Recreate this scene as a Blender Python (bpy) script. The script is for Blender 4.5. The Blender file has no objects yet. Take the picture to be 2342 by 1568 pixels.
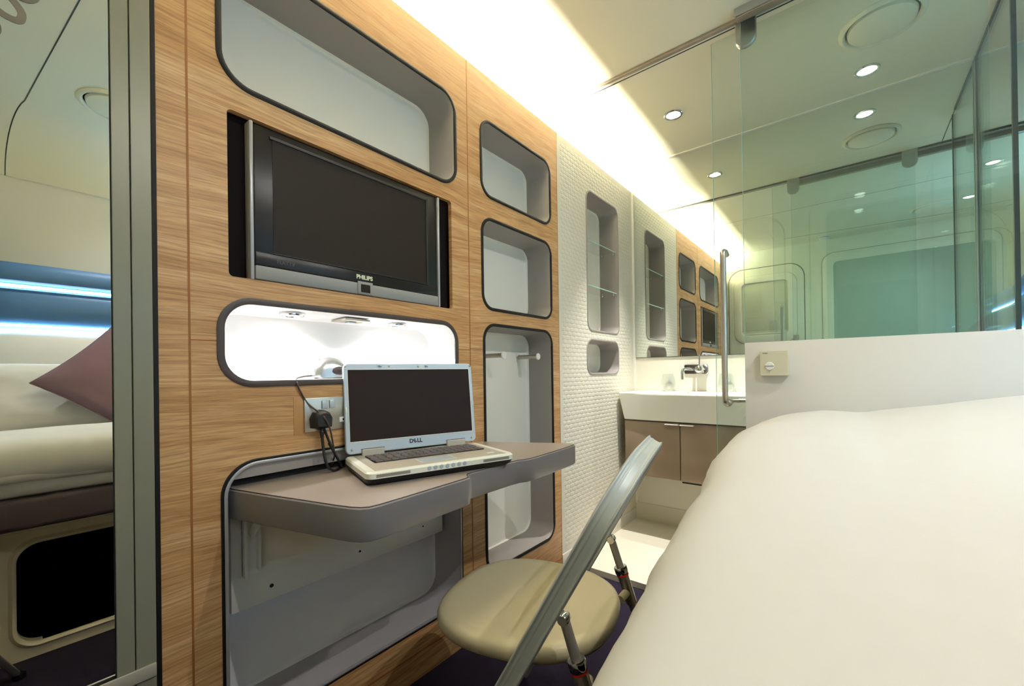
import bpy, bmesh, math, random
from mathutils import Vector, Matrix, noise
random.seed(7)
PI = math.pi
C = bpy.context.scene.collection

# ------------------------------------------------------------------ materials
def lin(c):
    return tuple((v/12.92 if v <= 0.04045 else ((v+0.055)/1.055)**2.4) for v in [x/255.0 for x in c])

def mat(name, col, rough=0.5, metal=0.0, spec=0.5, coat=0.0, bump=0.0, bscale=200.0, emit=None, estr=0.0, sheen=0.0, var=0.0):
    m = bpy.data.materials.new(name); m.use_nodes = True
    nt = m.node_tree; b = nt.nodes['Principled BSDF']
    c = lin(col)
    b.inputs['Base Color'].default_value = (*c, 1)
    b.inputs['Roughness'].default_value = rough
    b.inputs['Metallic'].default_value = metal
    b.inputs['Specular IOR Level'].default_value = spec
    b.inputs['Coat Weight'].default_value = coat
    b.inputs['Sheen Weight'].default_value = sheen
    if emit:
        b.inputs['Emission Color'].default_value = (*emit, 1)
        b.inputs['Emission Strength'].default_value = estr
    tc = nt.nodes.new('ShaderNodeTexCoord')
    n = nt.nodes.new('ShaderNodeTexNoise'); n.inputs['Scale'].default_value = bscale; n.inputs['Detail'].default_value = 3
    nt.links.new(tc.outputs['Object'], n.inputs['Vector'])
    if bump:
        bp = nt.nodes.new('ShaderNodeBump'); bp.inputs['Strength'].default_value = bump; bp.inputs['Distance'].default_value = 0.002
        nt.links.new(n.outputs['Fac'], bp.inputs['Height']); nt.links.new(bp.outputs['Normal'], b.inputs['Normal'])
    mr = nt.nodes.new('ShaderNodeMapRange')
    mr.inputs['To Min'].default_value = 1-max(var, .01); mr.inputs['To Max'].default_value = 1+max(var, .01)
    nt.links.new(n.outputs['Fac'], mr.inputs['Value'])
    vm = nt.nodes.new('ShaderNodeVectorMath'); vm.operation = 'SCALE'
    vm.inputs[0].default_value = c
    nt.links.new(mr.outputs['Result'], vm.inputs['Scale'])
    nt.links.new(vm.outputs['Vector'], b.inputs['Base Color'])
    return m

def wood_mat():
    m = bpy.data.materials.new('oak veneer'); m.use_nodes = True
    nt = m.node_tree; N = nt.nodes.new; L = nt.links.new; b = nt.nodes['Principled BSDF']
    tc = N('ShaderNodeTexCoord')
    # slow warp so that the grain runs along the wall with gentle waves
    w = N('ShaderNodeTexNoise'); w.inputs['Scale'].default_value = 1.6; w.inputs['Detail'].default_value = 2
    mpw = N('ShaderNodeMapping'); mpw.inputs['Scale'].default_value = (1, 1.2, 2.6)
    L(tc.outputs['Object'], mpw.inputs['Vector']); L(mpw.outputs['Vector'], w.inputs['Vector'])
    sub = N('ShaderNodeVectorMath'); sub.operation = 'SUBTRACT'; sub.inputs[1].default_value = (.5, .5, .5)
    L(w.outputs['Color'], sub.inputs[0])
    sc = N('ShaderNodeVectorMath'); sc.operation = 'MULTIPLY'; sc.inputs[1].default_value = (0, 0, .055)
    L(sub.outputs['Vector'], sc.inputs[0])
    add = N('ShaderNodeVectorMath'); add.operation = 'ADD'
    L(tc.outputs['Object'], add.inputs[0]); L(sc.outputs['Vector'], add.inputs[1])
    def layer(scale, det, vec):
        mp = N('ShaderNodeMapping'); mp.inputs['Scale'].default_value = vec
        L(add.outputs['Vector'], mp.inputs['Vector'])
        n = N('ShaderNodeTexNoise'); n.inputs['Scale'].default_value = scale; n.inputs['Detail'].default_value = det; n.inputs['Roughness'].default_value = .6
        L(mp.outputs['Vector'], n.inputs['Vector']); return n
    a = layer(1.0, 3, (1, 1.6, 26)); f = layer(1.0, 4, (1, 7, 190)); g = layer(1.0, 2, (1, 14, 420))
    r1 = N('ShaderNodeValToRGB'); L(a.outputs['Fac'], r1.inputs['Fac'])
    e = r1.color_ramp.elements; e[0].position = .28; e[1].position = .74
    e[0].color = (*lin((184, 137, 88)), 1); e[1].color = (*lin((222, 184, 138)), 1)
    e2 = r1.color_ramp.elements.new(.5); e2.color = (*lin((205, 161, 112)), 1)
    r2 = N('ShaderNodeValToRGB'); L(f.outputs['Fac'], r2.inputs['Fac'])
    r2.color_ramp.elements[0].position = .36; r2.color_ramp.elements[0].color = (.66, .60, .53, 1)
    r2.color_ramp.elements[1].position = .58; r2.color_ramp.elements[1].color = (1.04, 1.03, 1.02, 1)
    mx = N('ShaderNodeMix'); mx.data_type = 'RGBA'; mx.blend_type = 'MULTIPLY'; mx.inputs[0].default_value = .85
    L(r1.outputs['Color'], mx.inputs[6]); L(r2.outputs['Color'], mx.inputs[7])
    r3 = N('ShaderNodeValToRGB'); L(g.outputs['Fac'], r3.inputs['Fac'])
    r3.color_ramp.elements[0].position = .38; r3.color_ramp.elements[0].color = (.8, .77, .73, 1)
    r3.color_ramp.elements[1].position = .52; r3.color_ramp.elements[1].color = (1, 1, 1, 1)
    mx2 = N('ShaderNodeMix'); mx2.data_type = 'RGBA'; mx2.blend_type = 'MULTIPLY'; mx2.inputs[0].default_value = .8
    L(mx.outputs[2], mx2.inputs[6]); L(r3.outputs['Color'], mx2.inputs[7])
    L(mx2.outputs[2], b.inputs['Base Color'])
    b.inputs['Roughness'].default_value = .42; b.inputs['Specular IOR Level'].default_value = .4
    bp = N('ShaderNodeBump'); bp.inputs['Strength'].default_value = .12; bp.inputs['Distance'].default_value = .0008
    L(f.outputs['Fac'], bp.inputs['Height']); L(bp.outputs['Normal'], b.inputs['Normal'])
    return m

def studded_mat(col):
    """cream moulded wall panel with staggered rows of small raised pads"""
    m = bpy.data.materials.new('studded cream panel'); m.use_nodes = True
    nt = m.node_tree; N = nt.nodes.new; L = nt.links.new; b = nt.nodes['Principled BSDF']
    def M(op, a, c=None, d=None):
        n = N('ShaderNodeMath'); n.operation = op
        for i, v in enumerate((a, c, d)):
            if v is None: continue
            if isinstance(v, (int, float)): n.inputs[i].default_value = v
            else: L(v, n.inputs[i])
        return n.outputs[0]
    tc = N('ShaderNodeTexCoord'); s = N('ShaderNodeSeparateXYZ'); L(tc.outputs['Object'], s.inputs[0])
    y, z = s.outputs['Y'], s.outputs['Z']
    v = M('DIVIDE', z, .0212); row = M('FLOOR', v)
    off = M('MULTIPLY', M('MODULO', row, 2.0), .5)
    u = M('ADD', M('DIVIDE', y, .044), off)
    fu = M('ABSOLUTE', M('SUBTRACT', M('FRACT', u), .5)); fv = M('ABSOLUTE', M('SUBTRACT', M('FRACT', v), .5))
    # superellipse distance, in metres
    du = M('MULTIPLY', fu, 2/.84); dv = M('MULTIPLY', fv, 2/.84)
    d = M('POWER', M('ADD', M('POWER', du, 3.2), M('POWER', dv, 3.2)), 1/3.2)
    mr = N('ShaderNodeMapRange'); mr.interpolation_type = 'SMOOTHSTEP'
    mr.inputs['From Min'].default_value = 1.05; mr.inputs['From Max'].default_value = .72
    mr.inputs['To Min'].default_value = 0; mr.inputs['To Max'].default_value = 1
    L(d, mr.inputs['Value'])
    # plain margins at the panel edges
    def gate(x, a, bb):
        return M('MULTIPLY', M('GREATER_THAN', x, a), M('LESS_THAN', x, bb))
    g = M('MULTIPLY', gate(y, 1.775, 2.60), gate(z, .125, 2.12))
    h = M('MULTIPLY', mr.outputs['Result'], g)
    bp = N('ShaderNodeBump'); bp.inputs['Strength'].default_value = .8; bp.inputs['Distance'].default_value = .0016
    L(h, bp.inputs['Height']); L(bp.outputs['Normal'], b.inputs['Normal'])
    b.inputs['Base Color'].default_value = (*lin(col), 1); b.inputs['Roughness'].default_value = .45
    return m

def glass_mat(name, tint, refl=1.0, ior=1.5):
    """thin architectural sheet glass: tinted straight-through transmission plus fresnel reflection"""
    m = bpy.data.materials.new(name); m.use_nodes = True
    nt = m.node_tree; nt.nodes.remove(nt.nodes['Principled BSDF'])
    out = nt.nodes['Material Output']
    t = nt.nodes.new('ShaderNodeBsdfTransparent'); t.inputs['Color'].default_value = (*tint, 1)
    g = nt.nodes.new('ShaderNodeBsdfGlossy'); g.inputs['Roughness'].default_value = 0.0
    g.inputs['Color'].default_value = (refl, refl, refl, 1)
    f = nt.nodes.new('ShaderNodeFresnel'); f.inputs['IOR'].default_value = ior
    ge = nt.nodes.new('ShaderNodeNewGeometry'); mi = nt.nodes.new('ShaderNodeMix'); mi.data_type = 'FLOAT'
    mi.inputs[2].default_value = ior; mi.inputs[3].default_value = 1/ior
    nt.links.new(ge.outputs['Backfacing'], mi.inputs[0]); nt.links.new(mi.outputs[0], f.inputs['IOR'])
    mx = nt.nodes.new('ShaderNodeMixShader')
    nt.links.new(f.outputs[0], mx.inputs[0]); nt.links.new(t.outputs[0], mx.inputs[1]); nt.links.new(g.outputs[0], mx.inputs[2])
    nt.links.new(mx.outputs[0], out.inputs['Surface'])
    return m

def carpet_mat():
    m = mat('dark plum carpet', (42, 36, 52), rough=.95, spec=.1, bump=.9, bscale=600, var=.35)
    return m

M = {}
M['wood'] = wood_mat()
M['groove'] = mat('oak edge groove', (150, 92, 40), rough=.6)
M['mosaic'] = studded_mat((222, 218, 204))
M['cream'] = mat('cream laminate', (226, 221, 207), rough=.35)
M['ceil'] = mat('matt ceiling panel', (226, 221, 198), rough=.6)
M['white'] = mat('white plastic', (232, 230, 225), rough=.35)
M['halfwall'] = mat('white half wall panel', (222, 219, 213), rough=.3)
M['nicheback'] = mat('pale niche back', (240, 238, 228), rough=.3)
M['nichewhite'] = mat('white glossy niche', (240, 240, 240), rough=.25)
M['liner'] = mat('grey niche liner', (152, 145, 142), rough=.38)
M['deskliner'] = mat('light grey recess liner', (172, 168, 172), rough=.4)
M['deskback'] = mat('lilac white recess back', (240, 238, 244), rough=.4)
M['rubber'] = mat('black rubber', (22, 18, 18), rough=.55, spec=.25)
M['lip'] = mat('brown rubber lip', (66, 54, 52), rough=.45)
M['silver'] = mat('silver lacquer', (172, 170, 172), rough=.3, metal=.3)
M['deskgrey'] = mat('grey desk edge lacquer', (142, 137, 140), rough=.34, metal=.25)
M['desktop'] = mat('warm grey desk laminate', (150, 138, 130), rough=.42)
M['alu'] = mat('satin aluminium', (182, 184, 184), rough=.28, metal=.85)
M['steel'] = mat('brushed steel', (186, 178, 166), rough=.32, metal=.85)
M['frame'] = mat('polished pewter frame', (138, 136, 120), rough=.34, metal=.12, spec=.3)
M['chrome'] = mat('chrome', (215, 215, 215), rough=.06, metal=1.0)
M['black'] = mat('black plastic', (20, 18, 19), rough=.45)
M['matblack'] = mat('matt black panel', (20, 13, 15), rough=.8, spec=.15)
M['gloss'] = mat('gloss black bezel', (26, 22, 21), rough=.3, spec=.3)
M['screen'] = mat('dark screen', (40, 33, 29), rough=.5, spec=.15)
M['lapscreen'] = mat('dark laptop screen', (42, 34, 34), rough=.5, spec=.1)
M['tvsilver'] = mat('silver speaker cloth', (142, 143, 144), rough=.5, metal=.0, bump=.3, bscale=900)
M['lapsilver'] = mat('laptop silver', (192, 202, 210), rough=.4, metal=.35)
M['lapwhite'] = mat('laptop ivory rim', (232, 232, 220), rough=.35)
M['lapdeck'] = mat('laptop palm rest', (184, 176, 162), rough=.42, metal=.2)
M['lapkey'] = mat('laptop keys', (66, 58, 58), rough=.5)
M['seat'] = mat('khaki moulded seat', (206, 194, 160), rough=.38, spec=.45)
M['chairalu'] = mat('chair aluminium profile', (186, 191, 188), rough=.36, metal=.12)
M['chairdark'] = mat('chair grey leg tube', (150, 144, 134), rough=.3, metal=.35)
M['red'] = mat('red ring', (200, 40, 20), rough=.4)
M['linen'] = mat('white bed linen', (216, 214, 209), rough=.8, spec=.2, bump=.15, bscale=60)
M['lilac'] = mat('mauve cotton', (122, 98, 108), rough=.85, spec=.15, bump=.3, bscale=300)
M['navy'] = mat('blue upholstery', (72, 112, 156), rough=.5, spec=.35)
M['upholstery'] = mat('dark grey upholstery', (66, 56, 58), rough=.55, spec=.3, bump=.3, bscale=250)
M['bedwhite'] = mat('moulded cream bed base', (222, 214, 186), rough=.22, spec=.5)
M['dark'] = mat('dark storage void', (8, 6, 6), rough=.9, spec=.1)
M['carpet'] = carpet_mat()
M['wetfloor'] = mat('cream wet room floor', (216, 210, 194), rough=.4)
M['vanity'] = mat('taupe gloss cabinet', (140, 122, 104), rough=.15, spec=.5)
M['ceramic'] = mat('white ceramic', (232, 231, 222), rough=.1, spec=.6)
M['frost'] = mat('frosted blind pane', (150, 168, 158), rough=.35)
M['doorpane'] = mat('pale door blind', (188, 190, 170), rough=.4)
M['doorwhite'] = mat('cream door shell', (224, 224, 208), rough=.3)
M['stain'] = mat('grey vinyl decal', (118, 110, 96), rough=.5)
M['glass'] = glass_mat('green tinted sheet glass', (.925, .966, .955))
M['clear'] = glass_mat('clear glass', (.95, .965, .96), ior=1.6)
M['glassedge'] = mat('glass edge', (165, 212, 198), rough=.15, spec=.5)
M['track'] = mat('bronze grey track', (132, 122, 110), rough=.3, metal=.3)
M['darkmetal'] = mat('dark channel', (62, 64, 62), rough=.4, metal=.4)
M['text_white'] = mat('pale lettering', (225, 228, 205), rough=.5)
M['text_dark'] = mat('dark lettering', (52, 56, 64), rough=.5)
M['text_faint'] = mat('faint lettering', (86, 80, 76), rough=.5)
M['lamp'] = mat('downlight lamp glow', (255, 250, 235), emit=(1, .97, .88), estr=28)
M['cove'] = mat('cove tube glow', (255, 248, 225), emit=(1, .95, .78), estr=14)
M['led'] = mat('blue white led glow', (220, 245, 255), emit=(.45, .80, 1.0), estr=14)
def mirror_mat(name, col):
    m = mat(name, (255, 255, 255), rough=0.0, metal=1.0)
    nt = m.node_tree; b = nt.nodes['Principled BSDF']
    for l in list(b.inputs['Base Color'].links): nt.links.remove(l)
    b.inputs['Base Color'].default_value = (*col, 1)
    return m
M['mirror'] = mirror_mat('silvered mirror', (.86, .91, .86))
M['mirror2'] = mirror_mat('silvered wardrobe mirror', (.88, .90, .86))

# ------------------------------------------------------------------ geometry helpers
def finish(name, bm, m, parent=None, smooth=False, angle=35, loc=None):
    bmesh.ops.recalc_face_normals(bm, faces=bm.faces)
    me = bpy.data.meshes.new(name); bm.to_mesh(me); bm.free()
    if isinstance(m, (list, tuple)):
        for x in m: me.materials.append(x)
    else: me.materials.append(m)
    if smooth:
        for p in me.polygons: p.use_smooth = True
        try: me.set_sharp_from_angle(angle=math.radians(angle))
        except Exception: pass
    o = bpy.data.objects.new(name, me); C.objects.link(o)
    if parent is not None: o.parent = parent
    if loc is not None: o.location = loc
    return o

def tag(o, label=None, cat=None, group=None, kind=None):
    if label: o['label'] = label
    if cat: o['category'] = cat
    if group: o['group'] = group
    if kind: o['kind'] = kind
    return o

def thing(name, label, cat, loc=(0, 0, 0), rot=(0, 0, 0), group=None):
    o = bpy.data.objects.new(name, None); C.objects.link(o)
    o.empty_display_size = .05
    o.location = loc; o.rotation_euler = rot
    return tag(o, label, cat, group)

def bxm(bm, x0, x1, y0, y1, z0, z1, mtx=None, bevel=0, seg=2):
    vs = [bm.verts.new((x, y, z)) for x in (x0, x1) for y in (y0, y1) for z in (z0, z1)]
    fs = [(0, 1, 3, 2), (4, 6, 7, 5), (0, 4, 5, 1), (2, 3, 7, 6), (0, 2, 6, 4), (1, 5, 7, 3)]
    faces = [bm.faces.new([vs[i] for i in f]) for f in fs]
    geom_v = vs
    if bevel:
        ed = list({e for f in faces for e in f.edges})
        r = bmesh.ops.bevel(bm, geom=ed, offset=bevel, segments=seg, affect='EDGES', profile=.5)
        geom_v = list({v for f in r['faces'] for v in f.verts} | {v for v in vs if v.is_valid})
    if mtx is not None:
        bmesh.ops.transform(bm, matrix=mtx, verts=geom_v)
    return geom_v

def box(name, x0, x1, y0, y1, z0, z1, m, parent=None, bevel=0, seg=2):
    bm = bmesh.new(); bxm(bm, x0, x1, y0, y1, z0, z1, bevel=bevel, seg=seg)
    return finish(name, bm, m, parent, smooth=bevel > 0)

def rr(a0, a1, b0, b1, r, n=10):
    """rounded rectangle outline in a plane, counter-clockwise"""
    r = min(r, (a1-a0)/2-1e-4, (b1-b0)/2-1e-4)
    pts = []
    for cx, cy, s in ((a1-r, b1-r, 0), (a0+r, b1-r, 1), (a0+r, b0+r, 2), (a1-r, b0+r, 3)):
        for i in range(n+1):
            t = (s+i/n)*PI/2
            pts.append((cx+r*math.cos(t), cy+r*math.sin(t)))
    return pts

def lerp(a, b, t): return a+(b-a)*t
def smooth(t):
    t = max(0, min(1, t)); return t*t*(3-2*t)

def loft(bm, rings, close=True, cap0=False, cap1=False, mi=0):
    vr = [[bm.verts.new(p) for p in r] for r in rings]
    n = len(vr[0])
    for a, b in zip(vr[:-1], vr[1:]):
        for i in range(n if close else n-1):
            j = (i+1) % n
            try:
                f = bm.faces.new((a[i], a[j], b[j], b[i])); f.material_index = mi
            except ValueError: pass
    if cap0: bm.faces.new(vr[0])
    if cap1: bm.faces.new(list(reversed(vr[-1])))
    return vr

def panel_with_holes(bm, outer, holes, x_front, x_back):
    """flat panel in the YZ plane with rounded openings cut through it"""
    def loop(pts, x):
        vs = [bm.verts.new((x, p[0], p[1])) for p in pts]
        es = [bm.edges.new((vs[i], vs[(i+1) % len(vs)])) for i in range(len(vs))]
        return vs, es
    vf, ef = loop(outer, x_front); edges = list(ef); loops = [vf]
    for h in holes:
        v, e = loop(h, x_front); edges += e; loops.append(v)
    r = bmesh.ops.triangle_fill(bm, use_beauty=True, use_dissolve=False, edges=edges)
    faces = [g for g in r['geom'] if isinstance(g, bmesh.types.BMFace)]
    r = bmesh.ops.extrude_face_region(bm, geom=faces)
    vs = [g for g in r['geom'] if isinstance(g, bmesh.types.BMVert)]
    bmesh.ops.translate(bm, verts=vs, vec=(x_back-x_front, 0, 0))

def catmull(pts, n=8):
    P = [Vector(p) for p in pts]; out = []
    for i in range(len(P)-1):
        p0 = P[max(i-1, 0)]; p1 = P[i]; p2 = P[i+1]; p3 = P[min(i+2, len(P)-1)]
        for k in range(n):
            t = k/n
            out.append(.5*((2*p1)+(-p0+p2)*t+(2*p0-5*p1+4*p2-p3)*t*t+(-p0+3*p1-3*p2+p3)*t**3))
    out.append(P[-1]); return out

def sweep(bm, path, prof, up=Vector((0, 0, 1)), cap=True, closed_prof=True):
    """sweep a 2-D profile (list of (a,b)) along a path with parallel transport"""
    P = [Vector(p) for p in path]; T = []
    for i in range(len(P)):
        T.append((P[min(i+1, len(P)-1)]-P[max(i-1, 0)]).normalized())
    u = up - T[0]*up.dot(T[0])
    if u.length < 1e-4: u = Vector((1, 0, 0)) - T[0]*T[0].x
    u.normalize(); rings = []
    for i in range(len(P)):
        u = u - T[i]*u.dot(T[i]); u.normalize(); v = T[i].cross(u)
        rings.append([P[i]+u*a+v*b for a, b in prof])
    return loft(bm, rings, close=closed_prof, cap0=cap, cap1=cap)

def circ(r, n=12): return [(r*math.cos(2*PI*i/n), r*math.sin(2*PI*i/n)) for i in range(n)]

def tube(name, pts, r, m, parent=None, n=12, sm=True, res=6):
    bm = bmesh.new(); path = catmull(pts, res) if sm and len(pts) > 2 else pts
    sweep(bm, path, circ(r, n)); return finish(name, bm, m, parent, smooth=True, angle=50)

def lathe(bm, prof, n=32, mtx=None):
    rings = [[Vector((r*math.cos(2*PI*i/n), r*math.sin(2*PI*i/n), z)) for i in range(n)] for r, z in prof]
    if mtx is not None: rings = [[mtx @ p for p in r] for r in rings]
    return loft(bm, rings, cap0=prof[0][0] > 1e-5, cap1=prof[-1][0] > 1e-5)

def text(name, s, size, m, parent, loc, rot, depth=.0004, bold=0.0):
    cu = bpy.data.curves.new(name, 'FONT'); cu.body = s; cu.size = size; cu.extrude = depth
    cu.align_x = 'CENTER'; cu.align_y = 'CENTER'; cu.offset = bold
    tmp = bpy.data.objects.new(name+'_tmp', cu); C.objects.link(tmp)
    dg = bpy.context.evaluated_depsgraph_get(); dg.update()
    me = bpy.data.meshes.new_from_object(tmp.evaluated_get(dg)); bpy.data.objects.remove(tmp)
    me.materials.clear(); me.materials.append(m)
    o = bpy.data.objects.new(name, me); C.objects.link(o); o.parent = parent
    o.location = loc; o.rotation_euler = rot
    return o

# ------------------------------------------------------------------ measured room
YE = 2.6585          # back (mirror) wall
H = 2.30             # ceiling
ZW = 2.153           # top of the panelled wall, the cove gap is above it
YD = 1.747           # oak ends, studded panel starts
YG = 1.778           # glass line of the bathroom
YW = -.08            # entrance wall
XR = 2.15            # wall along the bed

# ------------------------------------------------------------------ shell
def struct(o): o['kind'] = 'structure'; return o
struct(box('floor', -.22, XR+.1, YW-.1, 1.845, -.05, 0, M['carpet']))
struct(box('floor', -.001, XR+.1, 1.845, YE+.1, -.05, .028, M['wetfloor']))
# ceiling with a curved cove down to the bed wall
bm = bmesh.new()
arc = [(-.24, H), (1.55, H), (1.92, H)] + [(1.92+.215*math.sin(a), H-.29*(1-math.cos(a))) for a in [PI/2*k/10 for k in range(1, 11)]] + [(2.135, 1.995), (XR+.05, 1.99)]
rings = [[Vector((x, y, z)) for x, z in arc] for y in (YW-.1, 1.765)]
loft(bm, rings, close=False)
arc2 = [(-.24, H), (1.2, H), (XR+.05, H)] 
loft(bm, [[Vector((x, y, z)) for x, z in arc2] for y in (1.7651, YE+.1)], close=False)
loft(bm, [[Vector((x, y, z)) for x, z in ((-.24, H+.12), (XR+.1, H+.12))] for y in (YW-.1, YE+.1)], close=False)
struct(finish('ceiling', bm, M['ceil'], smooth=True))
struct(box('wall_right', XR, XR+.06, YW-.1, YE+.1, -.05, H+.1, M['cream']))
struct(box('wall_back', -.24, XR+.06, YE, YE+.06, -.05, H+.1, M['cream']))
struct(box('wall_cove', -.26, -.22, YW-.1, YE+.1, -.05, H+.1, M['ceil']))
# entrance wall with a window opening is kept solid; door and window sit on it
struct(box('wall_entrance', -.26, XR+.06, YW-.06, YW, -.05, H+.1, M['doorwhite']))

# panelled wall: oak part
NB = dict(shelf=(.331, 1.069, 1.654, 1.985, .075), tv=(.349, 1.043, 1.214, 1.597, .010),
          light=(.327, 1.064, .962, 1.166, .075), desk=(.331, 1.073, .160, .787, .075),
          cub1=(1.199, 1.686, 1.675, 1.978, .065), cub2=(1.199, 1.685, 1.233, 1.594, .065), ward=(1.202, 1.684, .206, 1.178, .07))
bm = bmesh.new()
outer = [(.2215, 0.0), (YD-.0015, 0.0), (YD-.0015, ZW), (.2215, ZW)]
panel_with_holes(bm, outer, [rr(*v[:4], v[4]) for v in NB.values()], 0.0, -.016)
wall_left = struct(finish('wall_left', bm, M['wood']))
def groove(y0, y1, z0, z1, nm='panel_groove'):
    return box(nm, -.004, .0006, y0, y1, z0, z1, M['groove'], wall_left)
groove(.2725, .2765, .0, ZW); groove(1.1265, 1.1305, .0, ZW)
groove(.2765, .327, 1.0635, 1.066); groove(1.064, 1.1265, 1.0705, 1.073); groove(1.1305, 1.202, 1.0755, 1.078)
groove(.2765, YD-.002, .083, .0865); groove(YD-.0025, YD-.0005, 0, ZW)
# back side of the panelled wall, keeps the cavity dark
struct(box('wall_left', -.185, -.18, .16, YE, 0, 2.02, M['dark']))

# studded panel
NM = dict(tall=(2.035, 2.433, 1.209, 1.976, .055), small=(2.024, 2.421, .970, 1.163, .06))
bm = bmesh.new()
panel_with_holes(bm, [(YD, .10), (YE, .10), (YE, ZW), (YD, ZW)], [rr(*v[:4], v[4]) for v in NM.values()], 0.0, -.016)
struct(finish('wall_left', bm, M['mosaic']))
struct(box('baseboard_left', -.016, .003, YD, YE, 0, .099, M['cream'], bevel=.002))
struct(box('baseboard_back', 0, 1.53, YE-.006, YE+.001, .02, .135, M['wetfloor'], bevel=.002))
struct(box('trim_1', 0, .013, YE-.008, YE+.001, .13, H, M['white']))      # pale corner bead

# ------------------------------------------------------------------ recessed niches
def ring_trim(name, rect, r, w, x0, x1, m, parent):
    a = rr(rect[0], rect[1], rect[2], rect[3], r); b = rr(rect[0]+w, rect[1]-w, rect[2]+w, rect[3]-w, max(r-w, .004))
    bm = bmesh.new()
    def P(l, x): return [Vector((x, p[0], p[1])) for p in l]
    am = rr(rect[0]+w*.3, rect[1]-w*.3, rect[2]+w*.3, rect[3]-w*.3, r-w*.3); bm2 = rr(rect[0]+w*.7, rect[1]-w*.7, rect[2]+w*.7, rect[3]-w*.7, max(r-w*.7, .004))
    loft(bm, [P(a, x0), P(a, x1-.001), P(am, x1), P(bm2, x1), P(b, x1-.001), P(b, x0)])
    return finish(name, bm, m, parent, smooth=True, angle=60)

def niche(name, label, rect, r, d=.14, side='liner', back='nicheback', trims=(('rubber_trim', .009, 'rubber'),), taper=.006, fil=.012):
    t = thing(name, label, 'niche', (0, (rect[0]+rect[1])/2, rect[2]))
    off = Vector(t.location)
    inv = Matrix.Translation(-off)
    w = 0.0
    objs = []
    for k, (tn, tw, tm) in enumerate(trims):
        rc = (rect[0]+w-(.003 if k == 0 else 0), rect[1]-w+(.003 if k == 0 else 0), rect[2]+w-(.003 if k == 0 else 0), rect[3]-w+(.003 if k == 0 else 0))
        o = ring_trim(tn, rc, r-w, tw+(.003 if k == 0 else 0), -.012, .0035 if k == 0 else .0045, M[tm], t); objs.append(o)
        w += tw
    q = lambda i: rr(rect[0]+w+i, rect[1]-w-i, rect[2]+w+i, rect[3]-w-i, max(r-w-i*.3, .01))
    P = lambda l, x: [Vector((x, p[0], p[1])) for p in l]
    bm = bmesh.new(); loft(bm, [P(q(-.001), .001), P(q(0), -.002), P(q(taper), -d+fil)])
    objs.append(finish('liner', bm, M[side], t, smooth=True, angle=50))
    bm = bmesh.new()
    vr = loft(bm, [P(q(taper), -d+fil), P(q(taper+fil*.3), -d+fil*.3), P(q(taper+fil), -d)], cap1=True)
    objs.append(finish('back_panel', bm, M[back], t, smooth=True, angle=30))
    for o in objs:
        o.data.transform(inv)
    return t

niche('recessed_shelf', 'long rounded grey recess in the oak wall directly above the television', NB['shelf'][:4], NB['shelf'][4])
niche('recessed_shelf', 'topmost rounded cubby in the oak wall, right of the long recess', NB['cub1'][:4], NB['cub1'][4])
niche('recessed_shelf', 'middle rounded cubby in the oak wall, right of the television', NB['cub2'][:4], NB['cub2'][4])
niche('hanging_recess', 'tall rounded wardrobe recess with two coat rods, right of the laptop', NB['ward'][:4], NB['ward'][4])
lit = niche('lit_recess', 'brightly lit white rounded recess below the television', NB['light'][:4], NB['light'][4], side='nichewhite', back='nichewhite',
      trims=(('rubber_trim', .012, 'lip'),), taper=.004, fil=.02)
dn = niche('desk_recess', 'large silver edged rounded recess behind and below the desk', NB['desk'][:4], NB['desk'][4], side='deskliner', back='deskback',
      trims=(('rubber_trim', .003, 'rubber'), ('silver_trim', .007, 'silver')))
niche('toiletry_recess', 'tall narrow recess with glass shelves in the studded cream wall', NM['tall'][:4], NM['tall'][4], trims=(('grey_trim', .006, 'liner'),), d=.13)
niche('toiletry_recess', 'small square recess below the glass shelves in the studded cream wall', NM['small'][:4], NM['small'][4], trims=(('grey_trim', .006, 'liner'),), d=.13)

# wooden mounting board and black painted-shade strip inside the desk recess
tb = thing('mounting_board', 'cream mounting board screwed into the recess under the desk', 'board', (-.06, .70, .415))
box('board', -.07, 0, -.335, .335, 0, .245, mat('ivory board', (240, 232, 220), rough=.5), tb, bevel=.002)
for (yy, zz, s) in ((-.245, .035, .005), (.004, .038, .0035), (.245, .043, .003)):
    bm = bmesh.new(); lathe(bm, [(0, .0006), (s, .0006), (s, -.001), (0, -.001)], 10, Matrix.Translation((.0003, yy, zz)) @ Matrix.Rotation(PI/2, 4, 'Y'))
    finish('screw_hole', bm, M['black'], tb)
fz = [p for p in rr(*NB['desk'][:4], NB['desk'][4], 16)]
i_ = [( min(max(a, .342), 1.063), min(b, .776)) for a, b in fz if b > .745]
fas = [(a, b) for a, b in i_]
fas = [(max(a, .342), b) for a, b in fas]
bm = bmesh.new(); loft(bm, [[Vector((x_, a, b)) for a, b in fas] for x_ in (-.016, -.008)], cap0=True, cap1=True)
tag(finish('recess_fascia', bm, M['liner']), 'grey fascia strip under the top edge of the desk recess', 'strip')
tag(box('painted_gap_shade', -.134, -.131, .345, 1.06, .668, .765, M['matblack']), 'black strip painting the shade in the gap just behind the desk top', 'strip')  # black colour stands in for the shade at the back of the gap

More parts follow.
